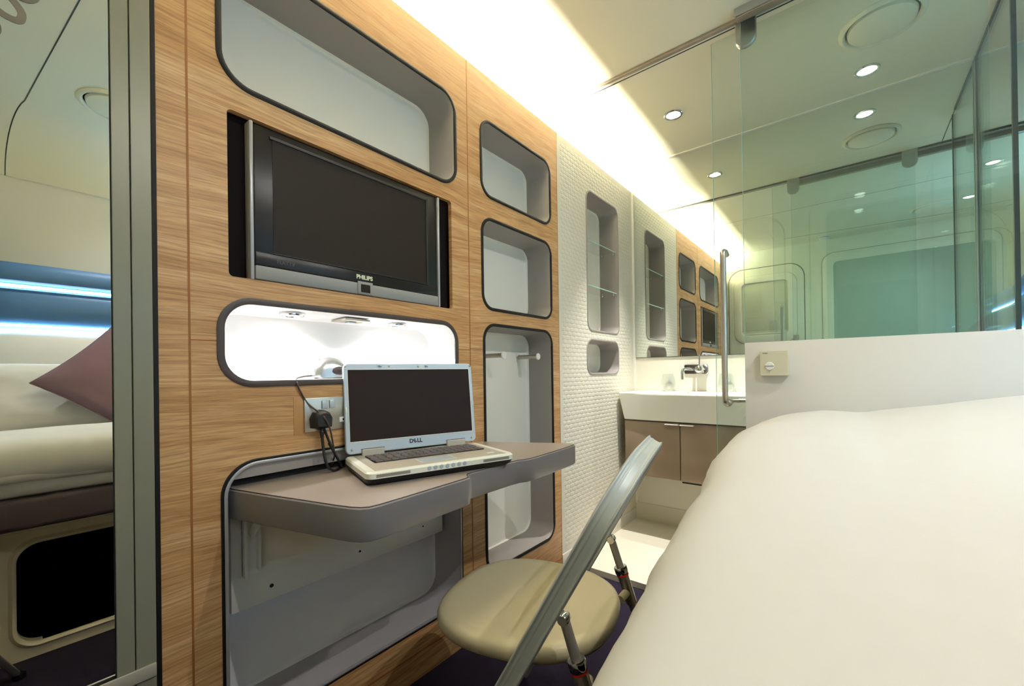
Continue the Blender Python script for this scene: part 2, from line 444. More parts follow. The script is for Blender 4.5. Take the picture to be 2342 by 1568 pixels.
# glass shelves
for i, z in enumerate((1.706, 1.457)):
    t = thing('glass_shelf', 'glass shelf in the tall studded wall recess, %s' % ('upper of the two' if i == 0 else 'lower of the two'), 'shelf', (-.062, 2.234, z), group='glass toiletry shelves')
    box('glass_pane', -.055, .055, -.186, .186, 0, .006, M['clear'], t)
    box('front_edge', .0551, .0556, -.186, .186, .0005, .0055, M['glassedge'], t)
    for sx in (-.035, .04):
        for sy in (-1, 1):
            bm = bmesh.new(); lathe(bm, [(0, -.006), (.005, -.006), (.005, .006), (0, .006)], 10, Matrix.Translation((sx, sy*.184, -.0052)) @ Matrix.Rotation(PI/2, 4, 'X'))
            finish('shelf_peg', bm, M['chrome'], t, smooth=True)

# coat rods in the wardrobe recess
for i, y in enumerate((1.345, 1.592)):
    t = thing('coat_rod', 'short metal coat rod with round end disc, %s one in the wardrobe recess' % ('nearer' if i == 0 else 'farther'), 'coat hook', (-.128, y, 1.058), group='coat rods in the wardrobe recess')
    bm = bmesh.new(); lathe(bm, [(0, 0), (.011, 0), (.0095, .006), (.0095, .108), (0, .108)], 20, Matrix.Rotation(PI/2, 4, 'Y'))
    finish('rod', bm, M['steel'], t, smooth=True)
    bm = bmesh.new(); lathe(bm, [(0, .106), (.0145, .106), (.0155, .108), (.0155, .111), (.014, .113), (0, .1135)], 24, Matrix.Rotation(PI/2, 4, 'Y'))
    finish('end_disc', bm, M['white'], t, smooth=True)

# ------------------------------------------------------------------ lights in the lit recess
def spot(name, loc, energy, size=80, blend=.6, col=(1, .95, .85), rot=(0, 0, 0), r=.03):
    l = bpy.data.lights.new(name, 'SPOT'); l.energy = energy; l.spot_size = math.radians(size); l.spot_blend = blend; l.color = col; l.shadow_soft_size = r
    o = bpy.data.objects.new(name, l); C.objects.link(o); o.location = loc; o.rotation_euler = rot; return o
def area(name, loc, rot, sx, sy, energy, col):
    l = bpy.data.lights.new(name, 'AREA'); l.shape = 'RECTANGLE'; l.size = sx; l.size_y = sy; l.energy = energy; l.color = col
    o = bpy.data.objects.new(name, l); C.objects.link(o); o.location = loc; o.rotation_euler = rot; return o

def downlight(name, label, x, y, z, r, energy, size=100, col=(1, .93, .80), group=None, lamp='lamp', blend=.7, soft=.03, tilt=0):
    t = thing(name, label, 'light', (x, y, z), group=group)
    bm = bmesh.new(); lathe(bm, [(r*.66, .012), (r*.70, -.001), (r*.78, -.005), (r*.93, -.005), (r, -.002), (r, .003)], 36)
    finish('chrome_ring', bm, M['chrome'], t, smooth=True)
    bm = bmesh.new(); lathe(bm, [(0, -.0035), (r*.6, -.003), (r*.68, 0), (r*.68, .003), (0, .003)], 28)
    finish('lamp', bm, M[lamp], t)
    sp = spot(name+'_light', (x, y, z-.006), energy, size, blend, col, rot=(0, math.radians(tilt), 0), r=.008)
    return t
for i, y in enumerate((.516, .852)):
    downlight('niche_spotlight', 'small chrome spotlight in the roof of the lit recess, %s' % ('above the mouse' if i == 0 else 'above the laptop lid'), -.066, y, 1.149, .031, 4.3, 145, (1, .94, .91), 'spotlights in the lit recess', blend=.5, soft=.02)
t = thing('ceiling_switch_plate', 'metal switch plate between the two recess spotlights', 'switch', (-.07, .69, 1.149))
box('plate', -.04, .04, -.04, .04, -.005, .001, M['steel'], t, bevel=.001)
box('rocker', -.012, .012, -.012, .012, -.009, -.004, M['lapsilver'], t, bevel=.002)

# ------------------------------------------------------------------ television
t = thing('television', 'black flat television with silver lower edge set into the oak wall', 'television', (0, .695, 1.214))
def tbx(name, x0, x1, y0, y1, z0, z1, m, bevel=0, par=None): return box(name, x0, x1, y0-.695, y1-.695, z0-1.214, z1-1.214, M[m], par or t, bevel=bevel)
tbx('backing_panel', -.09, -.03, .347, 1.046, 1.212, 1.599, 'matblack')
tbx('bezel', -.03, -.004, .404, .976, 1.250, 1.590, 'gloss', .003)
tbx('lower_bezel', -.004, -.0015, .406, .974, 1.252, 1.283, 'gloss', .001)
scr = tbx('screen', -.004, -.0025, .447, .928, 1.286, 1.565, 'screen')
fr = bmesh.new()
for (a, b, c, d) in ((.440, .935, 1.565, 1.572), (.928, .935, 1.279, 1.572), (.440, .935, 1.2835, 1.2855)):
    bxm(fr, -.004, 0, a-.695, b-.695, c-1.214, d-1.214, bevel=.0008)
finish('screen_rim', fr, M['black'], t)
sp = tbx('speaker_bar', -.03, .002, .404, .976, 1.216, 1.250, 'tvsilver', .004)
box('display_bezel', .002, .005, -.025, .023, .003, .040, M['tvsilver'], sp, bevel=.001)
box('display_window', .005, .0056, -.016, .014, .009, .032, M['screen'], sp)
for y in (.3985, .9815):
    tbx('side_trim', -.03, .001, y-.0045, y+.0045, 1.214, 1.592, 'silver', .003)
R_WALL = (PI/2, 0, PI/2)   # text that reads along +y on the wall facing +x
text('maker_name', 'PHILIPS', .0165, M['text_white'], t, (-.001, .0, .053), R_WALL, bold=.0006)
text('model_name', 'FLATTV', .0125, M['text_faint'], t, (-.001, -.220, .052), R_WALL)

# ------------------------------------------------------------------ wall socket, plug, mouse
t = thing('wall_socket', 'brushed steel double socket in the oak wall above the desk', 'socket', (0, .592, .882))
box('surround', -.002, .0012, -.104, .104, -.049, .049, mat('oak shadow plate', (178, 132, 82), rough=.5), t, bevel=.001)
box('plate', .001, .006, -.079, .079, -.044, .044, M['steel'], t, bevel=.0015)
for dy in (-.026, -.005):
    box('rocker_switch', .006, .010, dy-.008, dy+.008, .014, .036, M['lapsilver'], t, bevel=.0015)
for dy in (.046,):
    box('earth_hole', .006, .0075, dy-.009, dy+.009, -.004, .014, M['white'], t, bevel=.001)
    box('earth_slot', .0076, .0079, dy-.003, dy+.003, .001, .009, M['black'], t)
    for s in (-.018, .018):
        box('live_hole', .006, .0075, dy+s-.013, dy+s+.013, -.026, -.012, M['white'], t, bevel=.001)
        box('live_slot', .0076, .0079, dy+s-.004, dy+s+.004, -.022, -.016, M['black'], t)
t = thing('mains_plug', 'black three pin plug with cord, in the left side of the steel socket', 'plug', (.006, .551, .868))
bm = bmesh.new()
out = [(-.024, -.020), (-.012, -.023), (.012, -.023), (.024, -.020), (.026, .004), (.018, .020), (.006, .026), (-.006, .026), (-.018, .020), (-.026, .004)]
loft(bm, [[Vector((0, a, b)) for a, b in out], [Vector((.012, a, b)) for a, b in out], [Vector((.024, a*.92, b*.92)) for a, b in out], [Vector((.030, a*.7, b*.7)) for a, b in out]], cap0=True, cap1=True)
finish('body', bm, M['black'], t, smooth=True)
bm = bmesh.new(); lathe(bm, [(.0055, 0), (.0062, -.004), (.005, -.006), (.0062, -.009), (.0048, -.012), (.0055, -.015), (.0042, -.019), (.0042, -.024)], 12, Matrix.Translation((.014, 0, -.022)))
finish('strain_relief', bm, M['black'], t, smooth=True)
tube('cord', [(.014, 0, -.040), (.015, .002, -.07), (.019, .004, -.098), (.022, .010, -.122), (.018, .026, -.136), (.010, .044, -.1385), (-.012, .062, -.1385)], .0036, M['black'], t)
t = thing('laptop_lead', 'thin black lead falling from the steel socket behind the laptop', 'cable', (.018, .553, .855))
tube('lead', [(0, 0, .004), (.004, .012, -.035), (.006, .028, -.075), (.004, .042, -.100), (-.006, .055, -.118), (-.03, .07, -.1255)], .0032, M['black'], t)
tube('lead_end', [(.0, .016, -.05), (.004, .030, -.078), (.006, .042, -.1)], .0026, M['black'], t)

t = thing('computer_mouse', 'silver and dark grey mouse standing in the lit recess', 'mouse', (-.062, .628, .9745), (0, 0, math.radians(-8)))
bm = bmesh.new()
rings = []
for k in range(15):
    s = k/14; y = -.068+.128*s
    w = .031*math.sqrt(max(0.0, 1-(2*s-1)**4))+.002
    h = .012+.046*math.sin(PI*min(1, max(0, (s-.0)/1.0))**.85)**.8 if 0 < s < 1 else .008
    rings.append([Vector((w*math.copysign(abs(math.cos(a))**.8, math.cos(a)), y, .004+h*abs(math.sin(a))**.75)) for a in [PI*i/12 for i in range(13)]]+[Vector((-w*.9, y, 0)), Vector((w*.9, y, 0))])
loft(bm, rings, cap0=True, cap1=True)
finish('shell', bm, M['alu'], t, smooth=True)
bm = bmesh.new()
rings = []
for k in range(9):
    s = k/8; y = -.032+.075*s; rr_ = .013*math.sin(PI*s)+.0015
    rings.append([Vector((.029+.005*math.sin(PI*s)*math.cos(a), y, .020+rr_*math.sin(a))) for a in [2*PI*i/14 for i in range(14)]])
loft(bm, rings, cap0=True, cap1=True); finish('side_grip', bm, M['lip'], t, smooth=True)
bm = bmesh.new(); bxm(bm, -.026, .028, -.060, .058, 0, .004, bevel=.0015); finish('base', bm, M['lip'], t)
bm = bmesh.new(); lathe(bm, [(0, -.0035), (.009, -.0035), (.010, 0), (.009, .0035), (0, .0035)], 18, Matrix.Translation((0, -.034, .046)) @ Matrix.Rotation(PI/2, 4, 'Y')); finish('scroll_wheel', bm, M['lip'], t, smooth=True)
tag(tube('mouse_cable', [(-.058, .562, .984), (-.045, .535, .982), (-.02, .506, .977), (.004, .496, .967), (.0055, .503, .945), (.0065, .522, .912), (.030, .545, .884), (.0385, .553, .868), (.034, .566, .842), (.022, .580, .80), (.006, .592, .768), (-.02, .600, .742), (-.05, .61, .729)], .0022, M['lip']),
    'thin cable running from the mouse down over the black plug to the desk', 'cable')

# ------------------------------------------------------------------ desk
DZ = .725; DT = .066
outl = [(-.115, .345), (-.01, .350), (.012, .356), (.10, .377), (.20, .404), (.30, .430), (.335, .441), (.356, .452), (.368, .467), (.371, .490), (.3695, .56), (.366, .65), (.363, .737), (.360, .752), (.343, .765), (.334, .775), (.331, .79),
        (.3315, .86), (.333, .95), (.337, .985), (.347, 1.005), (.351, 1.04), (.349, 1.12), (.345, 1.20), (.338, 1.295), (.332, 1.315), (.318, 1.327), (.298, 1.326), (.21, 1.278), (.10, 1.222), (.012, 1.180), (.004, 1.172), (.004, 1.072), (-.115, 1.066)]
t = thing('fold_down_desk', 'grey fold-down desk with a bowed front edge under the laptop', 'desk', (0, .70, DZ-DT))
def off(pts, d):
    n = len(pts); out = []
    for i in range(n):
        a = Vector(pts[i-1]); b = Vector(pts[i]); c = Vector(pts[(i+1) % n])
        e1 = (b-a).normalized(); e2 = (c-b).normalized()
        nn = Vector((-(e1.y+e2.y), e1.x+e2.x))
        nn = nn.normalized() if nn.length > 1e-6 else Vector((0, 0))
        out.append((b.x+nn.x*d, b.y+nn.y*d))
    return out
# find inward direction
area2 = sum(outl[i-1][0]*outl[i][1]-outl[i][0]*outl[i-1][1] for i in range(len(outl)))
sg = 1 if area2 > 0 else -1
P = lambda l, z: [Vector((x, y-.70, z)) for x, y in l]
bm = bmesh.new()
loft(bm, [P(off(outl, sg*.012), 0), P(off(outl, sg*.002), .0), P(outl, .003), P(outl, DT-.002), P(off(outl, sg*.002), DT)], cap0=True, cap1=True)
finish('edge_band', bm, M['deskgrey'], t, smooth=True, angle=40)
bm = bmesh.new(); loft(bm, [P(off(outl, sg*.0036), DT-.0002), P(off(outl, sg*.0036), DT+.0008)], cap1=True); finish('seam', bm, M['rubber'], t)
bm = bmesh.new(); loft(bm, [P(off(outl, sg*.0058), DT), P(off(outl, sg*.0058), DT+.0018)], cap1=True); finish('worktop', bm, M['desktop'], t)
t2 = thing('folding_bracket', 'white folding metal bracket holding up the left end of the desk', 'bracket', (-.055, .405, .50))
box('wall_channel', 0, .018, -.018, -.012, 0, .158, M['white'], t2); box('channel_side', 0, .018, .012, .018, .01, .158, M['white'], t2); box('channel_back', 0, .003, -.018, .018, .0, .158, M['white'], t2)
bm = bmesh.new(); sweep(bm, [(.01, 0, .10), (.075, 0, .158)], [(-.009, -.004), (.009, -.004), (.009, .004), (-.009, .004)]); finish('stay', bm, M['white'], t2)

# ------------------------------------------------------------------ laptop
LW, LD = .405, .242
lc = Vector((.188, .772, DZ+.0018))
t = thing('laptop', 'open silver laptop with dark screen standing on the grey desk', 'laptop', lc, (0, 0, math.atan2(-.31, .951)))
# local axes: y = width, x = towards the sitter
hw, hd = LW/2, LD/2
bm = bmesh.new()
q = rr(-hd, hd, -hw, hw, .02, 6); q2 = rr(-hd+.012, hd-.016, -hw+.008, hw-.008, .02, 6)
loft(bm, [[Vector((a, b, 0)) for a, b in q2], [Vector((a, b, .008)) for a, b in rr(-hd+.002, hd-.006, -hw+.002, hw-.002, .02, 6)], [Vector((a, b, .018)) for a, b in q]], cap0=True, cap1=True)
base = finish('base', bm, M['black'], t, smooth=True)
bm = bmesh.new()
loft(bm, [[Vector((a, b, .017)) for a, b in q], [Vector((a, b, .029)) for a, b in q], [Vector((a, b, .033)) for a, b in rr(-hd+.004, hd-.005, -hw+.004, hw-.004, .018, 6)]], cap0=True, cap1=True)
rim = finish('rim', bm, M['lapwhite'], t, smooth=True)
box('palm_rest', -hd+.012, hd-.014, -hw+.022, hw-.022, .0325, .0337, M['lapdeck'], t, bevel=.0004)
kb = box('keyboard', -hd+.040, -hd+.142, -hw+.045, hw-.045, .0336, .0341, M['black'], t)
bmk = bmesh.new(); bxm(bmk, -.0082, .0082, -.0095, .0095, 0, .0032, bevel=.0012, seg=1)
key0 = None
kx0 = -hd+.050; ky0 = -hw+.057
for r_ in range(6):
    n_ = 15
    pitch = (LW-.108)/(n_-.9)
    for c_ in range(n_):
        if r_ == 5 and 4 <= c_ <= 8:
            continue
        p = (kx0+r_*.0166, ky0+c_*pitch+(r_ % 3)*.002-.002, .0341)
        if key0 is None:
            key0 = finish('key', bmk, M['lapkey'], kb); key0.location = p
        else:
            k = key0.copy(); C.objects.link(k); k.parent = kb; k.location = p
sb = box('space_bar', kx0+5*.0166-.008, kx0+5*.0166+.008, ky0+4*pitch-.008, ky0+8*pitch+.010, .0341, .0373, M['lapkey'], kb, bevel=.001)
box('touchpad', hd-.083, hd-.030, -.055, .035, .0336, .0341, M['lapsilver'], t, bevel=.0002)
for yy in (-.057, .037): box('touchpad_edge', hd-.083, hd-.030, yy-.001, yy+.001, .0336, .0346, M['lapwhite'], t)
box('badge', hd-.050, hd-.038, hw-.066, hw-.044, .0336, .0342, M['white'], t)
for i in range(7):
    bm = bmesh.new(); lathe(bm, [(0, 0), (.0052, 0), (.0058, .001), (.0050, .0022), (0, .0024)], 16, Matrix.Translation((hd-.0012, -.052+i*.0162, .0245)) @ Matrix.Rotation(PI/2, 4, 'Y'))
    bt = finish('media_button', bm, M['lapsilver'], t, smooth=True)
for s in (-1, 1):
    g = box('speaker_grille', hd-.0008, hd+.0004, min(s*.100, s*.182), max(s*.100, s*.182), .0195, .0270, M['lapdeck'], t)
    bm = bmesh.new()
    for i in range(22):
        for j in range(3):
            yc = s*.104+s*i*.0036+(j % 2)*.0014; bxm(bm, hd+.0003, hd+.0007, yc-.0009, yc+.0009, .0206+j*.0022, .0219+j*.0022)
    finish('grille_holes', bm, M['black'], g)
# lid: leans back a little, hinge line near the rear edge
lid = bpy.data.objects.new('lid', None); C.objects.link(lid); lid.parent = t; lid.location = (-hd+.014, 0, .033); lid.rotation_euler = (0, math.radians(-6.5), 0)
LH = .258
bm = bmesh.new()
q = rr(-hw+.002, hw-.002, .006, LH, .014, 6)
X = lambda l, x: [Vector((x, a, b)) for a, b in l]
loft(bm, [X(rr(-hw+.005, hw-.005, .009, LH-.003, .012, 6), -.009), X(q, -.007), X(q, .002), X(rr(-hw+.004, hw-.004, .008, LH-.002, .012, 6), .004)], cap0=True, cap1=True)
finish('lid_shell', bm, M['lapsilver'], lid, smooth=True)
box('screen', .0038, .0046, -hw+.014, hw-.014, .040, LH-.018, M['lapscreen'], lid)
bm = bmesh.new()
for (a, b, c, d) in ((-hw+.012, hw-.012, LH-.018, LH-.016), (-hw+.012, -hw+.014, .038, LH-.016), (hw-.014, hw-.012, .038, LH-.016), (-hw+.012, hw-.012, .038, .040)):
    bxm(bm, .0036, .0052, a, b, c, d)
finish('screen_bead', bm, M['lapwhite'], lid)
for (a, b) in ((-hw+.008, LH-.008), (hw-.008, LH-.008), (-hw+.018, .018), (hw-.018, .018), (-.072, LH-.008), (.018, LH-.009)):
    bm = bmesh.new(); lathe(bm, [(.0032, 0), (.0030, .0016), (.0018, .0028), (0, .0032)], 12, Matrix.Translation((.0038, a, b)) @ Matrix.Rotation(PI/2, 4, 'Y')); finish('rubber_bumper', bm, M['lapdeck'], lid, smooth=True)
for a in (-.098, .045):
    box('latch_hook', .0036, .010, a-.005, a+.005, LH-.009, LH-.005, M['chrome'], lid, bevel=.001)
for a in (-hw+.006, hw-.006):
    box('side_latch', .0036, .006, a-.002, a+.002, .118, .136, M['lapwhite'], lid, bevel=.0008)
for s in (-1, 1):
    bm = bmesh.new(); c_ = s*.128; bxm(bm, -.002, .010, c_-.031, c_+.031, -.002, .017, bevel=.002); finish('hinge_cover', bm, M['lapdeck'], lid)
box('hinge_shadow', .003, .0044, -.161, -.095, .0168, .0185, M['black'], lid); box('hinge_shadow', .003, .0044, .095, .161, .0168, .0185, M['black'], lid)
lg = text('maker_name', 'D', .0160, M['text_dark'], lid, (.0042, -.0155, .026), R_WALL, bold=.0007)
text('maker_name', 'E', .0150, M['text_dark'], lid, (.0042, -.0042, .0258), (PI/2, math.radians(-28), PI/2), bold=.0007)
text('maker_name', 'LL', .0160, M['text_dark'], lid, (.0042, .0102, .026), R_WALL, bold=.0007)

# ------------------------------------------------------------------ folding chair
# local frame: +x = backwards (away from the desk), +y = width, origin on the floor under the near pivot
bdir = Vector((.97366, .22802, 0)); wdir = Vector((-.22802, .97366, 0))
Np = Vector((.651, .708, 0))
t = thing('folding_chair', 'folding chair with khaki moulded seat and aluminium hoop frame at the desk', 'chair', Np, (0, 0, math.atan2(bdir.y, bdir.x)))
CW = .430
def hb(z): return -.029+.55*(z-.5)
# hoop path: front foot near side, up, over the top, down far side
sl = math.atan(.55)
def hp(s, w):  # s = distance up the sloping plane from the floor
    z = s*math.cos(sl); return Vector((hb(z), w, z))
ST = .806/math.cos(sl)
path = []
y0, y1 = -.018, CW+.018
rc = .15
path += [hp(s, y0) for s in [.02, .2, .4, .55, .66, ST-rc]]
path += [hp(ST-rc+rc*math.sin(a), y0+rc-rc*math.cos(a)) for a in [PI/2*k/9 for k in range(1, 10)]]
path += [hp(ST, y0+rc+(y1-y0-2*rc)*k/4) for k in range(1, 4)]
path += [hp(ST-rc+rc*math.cos(a), y1-rc+rc*math.sin(a)) for a in [PI/2*k/9 for k in range(0, 10)]]
path += [hp(s, y1) for s in [.66, .55, .4, .2, .02]]
dense = [path[0]]
for p_ in path[1:]:
    q_ = dense[-1]; k_ = max(1, int((p_-q_).length/.02))
    dense += [q_.lerp(p_, (i_+1)/k_) for i_ in range(k_)]
path = dense
# profile: wide face across the plane normal, two beads and a shallow channel
nrm = Vector((math.cos(sl), 0, -math.sin(sl)))
hwp = .0205
prof = []
def hprof(n=40):
    top = []
    for i in range(n+1):
        a = -1+2*i/n
        h_ = .0066+.0045*math.exp(-((abs(a)-.80)/.15)**2)+.0012*math.exp(-((a+.30)/.10)**2)
        h_ *= math.sqrt(max(0.0, 1-abs(a)**10))
        top.append((a*hwp, h_))
    bot = [(a, -.006 if abs(a) < hwp*.95 else -.001) for a, _ in reversed(top[1:-1])]
    return top+bot
bm = bmesh.new()
rings = []
for i, p in enumerate(path):
    tg = (path[min(i+1, len(path)-1)]-path[max(i-1, 0)]).normalized()
    outw = tg.cross(nrm).normalized()
    mid = Vector((hb(.35), CW/2, .35))
    if outw.dot(p-mid) < 0 and abs(outw.dot(p-mid)) > 1e-6: outw = -outw
    rings.append([p+nrm*a+outw*b for a, b in hprof()])
loft(bm, rings, cap0=True, cap1=True)
finish('hoop_frame', bm, M['chairalu'], t, smooth=True, angle=60)
for w_, nm in ((.0, 'near'), (CW, 'far')):
    P0 = Vector((.004, w_, .5)); P1 = Vector((.160, w_, .012)); D = (P1-P0)
    lp = lambda s: P0+D*s
    leg = tube('rear_leg', [lp(0), lp(.06), lp(.96), lp(1)], .0105, M['chairdark'], t, sm=False, n=16)
    rot = D.to_track_quat('Z', 'Y').to_matrix().to_4x4()
    bm = bmesh.new(); lathe(bm, [(.012, 0), (.0175, 0), (.0185, .003), (.0185, .018), (.0165, .021)], 24, Matrix.Translation(lp(.15)) @ rot); finish('collar', bm, M['chrome'], leg, smooth=True)
    bm = bmesh.new(); lathe(bm, [(.0168, 0), (.0172, 0), (.0172, .0035), (.0168, .0035)], 24, Matrix.Translation(lp(.192)) @ rot); finish('red_ring', bm, M['red'], leg, smooth=True)
    bm = bmesh.new(); lathe(bm, [(.0105, 0), (.0155, 0), (.0155, .075), (.0145, .078), (.0105, .078)], 24, Matrix.Translation(lp(.199)) @ rot); finish('sleeve', bm, M['steel'], leg, smooth=True)
    bm = bmesh.new(); lathe(bm, [(.0105, 0), (.013, 0), (.013, .02), (0, .02)], 16, Matrix.Translation(lp(.965)) @ rot); finish('rubber_foot', bm, M['black'], leg, smooth=True)
    bm = bmesh.new(); lathe(bm, [(0, -.012), (.010, -.012), (.012, -.008), (.012, .008), (.010, .012), (0, .012)], 18, Matrix.Translation(P0) @ Matrix.Rotation(PI/2, 4, 'X')); finish('pivot', bm, M['chrome'], t, smooth=True)
    # bolt joining the leg to the seat
    s_ = -1 if w_ == 0 else 1
    pj_ = lp(.285)
    tube('seat_pivot', [pj_, pj_+Vector((-.012, -s_*.05, -.004))], .011, M['seat'], t, sm=False, n=16)
tube('rear_stretcher', [Vector((.135, 0, .09)), Vector((.135, CW, .09))], .008, M['chairdark'], t, sm=False)
tube('front_stretcher', [Vector((hb(.09), 0, .09)), Vector((hb(.09), CW, .09))], .008, M['chairdark'], t, sm=False)
# seat
bm = bmesh.new()
sc_ = Vector((-.156, CW/2-.012, .40)); ax, ay = .222, .211; n = 56
def seat_ring(k, z, dish=0):
    r = []
    for i in range(n):
        a = 2*PI*i/n; ca, sa = math.cos(a), math.sin(a)
        e = 2/2.45
        px = math.copysign(abs(ca)**e, ca)*ax*k; py = math.copysign(abs(sa)**e, sa)*ay*k*(1-.06*ca)
        zz = z + dish*(1-k*k) + .006*ca*k
        r.append(Vector((sc_.x+px, sc_.y+py, sc_.z+zz)))
    return r
loft(bm, [seat_ring(.30, -.028), seat_ring(.86, -.028), seat_ring(.965, -.022), seat_ring(.995, -.010), seat_ring(1.0, .001), seat_ring(.985, .010), seat_ring(.95, .0155), seat_ring(.88, .0165), seat_ring(.80, .013), seat_ring(.68, .0085), seat_ring(.5, .006), seat_ring(.3, .0055), seat_ring(.1, .0055)], cap0=True, cap1=True)
finish('seat', bm, M['seat'], t, smooth=True, angle=60)

# ------------------------------------------------------------------ wardrobe mirror on the left
t = thing('wardrobe_mirror', 'tall wall mirror in a polished pewter frame at the left edge', 'mirror', (0, .06, .36))
MY0, MY1, MZ0, MZ1 = -.075, .213, .012, 2.02
def yz(l, x): return [Vector((x, a-.06, b-.36)) for a, b in l]
def frame_ring(name, o_, i_, ro, ri, x0, x1, m):
    bm = bmesh.new(); a = rr(*o_, ro, 10); b = rr(*i_, ri, 10)
    loft(bm, [yz(a, x0), yz(a, x1-.001), yz(rr(o_[0]+.001, o_[1]-.001, o_[2]+.001, o_[3]-.001, ro), x1), yz(rr(i_[0]-.001, i_[1]+.001, i_[2]-.001, i_[3]+.001, ri+.001), x1), yz(b, x1-.001), yz(b, x0)])
    return finish(name, bm, M[m], t)
frame_ring('rubber_seal', (MY0-.005, MY1+.009, MZ0-.009, MZ1+.009), (MY0, MY1, MZ0, MZ1), .10, .092, -.016, .003, 'rubber')
frame_ring('outer_frame', (MY0, MY1, MZ0, MZ1), (MY0+.03, MY1-.031, MZ0+.045, MZ1-.031), .092, .062, -.014, .0055, 'frame')
frame_ring('inner_frame', (MY0+.031, MY1-.0325, MZ0+.0465, MZ1-.0325), (MY0+.056, MY1-.059, MZ0+.0855, MZ1-.059), .06, .034, -.014, .0045, 'frame')
frame_ring('inner_bead', (MY0+.056, MY1-.059, MZ0+.0855, MZ1-.059), (MY0+.058, MY1-.0605, MZ0+.087, MZ1-.0605), .034, .032, -.014, .003, 'rubber')
bm = bmesh.new(); loft(bm, [yz(rr(MY0+.05, MY1-.056, MZ0+.08, MZ1-.056, .034), -.004), yz(rr(MY0+.05, MY1-.056, MZ0+.08, MZ1-.056, .034), 0.0)], cap0=True, cap1=True)
finish('mirror_glass', bm, M['mirror2'], t)
box('lower_rail', .006, .012, -.135, .152, .030, .056, M['lapdeck'], t, bevel=.002)
# grey ribbon decal stuck on the mirror
t = thing('ribbon_decal', 'grey looping ribbon decal on the top of the wardrobe mirror', 'decal', (.0006, .03, 1.6))
def ribbon(pts, w):
    bm = bmesh.new(); path = catmull([(0, a-.03, b-1.6) for a, b in pts], 8)
    sweep(bm, path, [(-w/2, -.0002), (w/2, -.0002), (w/2, .0003), (-w/2, .0003)], up=Vector((0, 0, 1)))
    return finish('loop', bm, M['stain'], t)
DEC = [[(-.012, 1.592), (.004, 1.588), (.014, 1.580), (.0165, 1.566), (.009, 1.557), (-.004, 1.560), (-.014, 1.572)],
       [(-.014, 1.612), (.006, 1.606), (.026, 1.596), (.041, 1.597), (.044, 1.612), (.034, 1.628), (.018, 1.642), (.0, 1.656), (-.012, 1.66)],
       [(.008, 1.652), (.028, 1.642), (.048, 1.638), (.060, 1.650), (.060, 1.672), (.05, 1.69)]]
for d_ in DEC: ribbon(d_, .0105)

# ------------------------------------------------------------------ bathroom back wall mirror, basin, vanity, faucet
t = thing('wall_mirror', 'wide frameless mirror covering the wall above the washbasin', 'mirror', (1.08, YE, 1.07))
box('mirror_glass', -1.065, 1.065, -.006, -.0005, .003, H-1.075, M['mirror'], t)
box('bottom_bead', -1.065, 1.065, -.007, 0, 0, .003, M['darkmetal'], t)

t = thing('washbasin', 'wide white ceramic washbasin with flat tapered front below the mirror', 'sink', (.69, 2.5, .70))
def bas(ins, insf, z, bow, insl=None):
    x0, x1 = .006+(insl if insl is not None else ins), 1.40-ins; pts = []
    y_b = YE-.004
    n_ = 24
    for i in range(n_+1):
        s = i/n_; x = lerp(x0, x1, s)
        c_ = .03
        y = 2.372+insf-bow*math.sin(PI*s)
        if i == 0: pts.append(Vector((x, y+c_, z)))
        pts.append(Vector((x+(0.010 if i == 0 else (-.010 if i == n_ else 0)), y, z)))
        if i == n_: pts.append(Vector((x, y+c_, z)))
    pts += [Vector((x1, y_b, z)), Vector((x0, y_b, z))]
    return [p-Vector((.69, 2.5, .70)) for p in pts]
def bowl(ins, z):
    o_ = Vector((.69, 2.5, .70)); x0, x1 = .12+ins, 1.28-ins; y0_, y1_ = 2.392+ins*.6, YE-.075-ins*.6
    return [Vector((a, b, z))-o_ for a, b in rr(x0, x1, y0_, y1_, .05, 6)]
bm = bmesh.new()
loft(bm, [bas(.03, .010, .701, .012, .05), bas(.026, .004, .703, .014, .036), bas(.004, 0, .846, .035), bas(.004, 0, .855, .035), bas(.008, .004, .860, .035)], cap0=True)
outer_l = bas(.008, .004, .860, .035)
ov = [bm.verts.new(p) for p in outer_l]; oe = [bm.edges.new((ov[i], ov[(i+1) % len(ov)])) for i in range(len(ov))]
iv = [bm.verts.new(p) for p in bowl(0, .860)]; ie = [bm.edges.new((iv[i], iv[(i+1) % len(iv)])) for i in range(len(iv))]
bmesh.ops.triangle_fill(bm, use_beauty=True, use_dissolve=False, edges=oe+ie)
loft(bm, [bowl(0, .860), bowl(.01, .85), bowl(.03, .79), bowl(.07, .765)], cap1=True)
bmesh.ops.remove_doubles(bm, verts=bm.verts, dist=.0004)
finish('basin', bm, M['ceramic'], t, smooth=True, angle=40)
for yy in (0,):
    bm = bmesh.new(); lathe(bm, [(0, .003), (.016, .003), (.018, .001), (.018, -.002)], 20, Matrix.Translation((-.02, .02, .066))); finish('drain', bm, M['chrome'], t, smooth=True)

t = thing('vanity_cabinet', 'taupe gloss vanity cabinet hanging under the washbasin', 'cabinet', (.05, 2.40, .375))
box('body', 0, 1.32, .0, YE-2.402, 0, .324, M['vanity'], t)
for i, (a, b) in enumerate(((.0, .3175), (.3205, .655), (.658, .99), (.993, 1.32))):
    d = box('door', a+.0008, b-.0008, -.018, -.001, .001 if i else .006, .318, M['vanity'], t, bevel=.001)
    hx = (b-.075, b-.002) if i % 2 == 0 else (a+.002, a+.075)
    box('edge_pull', hx[0], hx[1], -.044, -.016, .309, .3135, M['white'], d, bevel=.0008)
box('slot', .326, .510, -.014, .02, -.008, -.0005, M['black'], t)

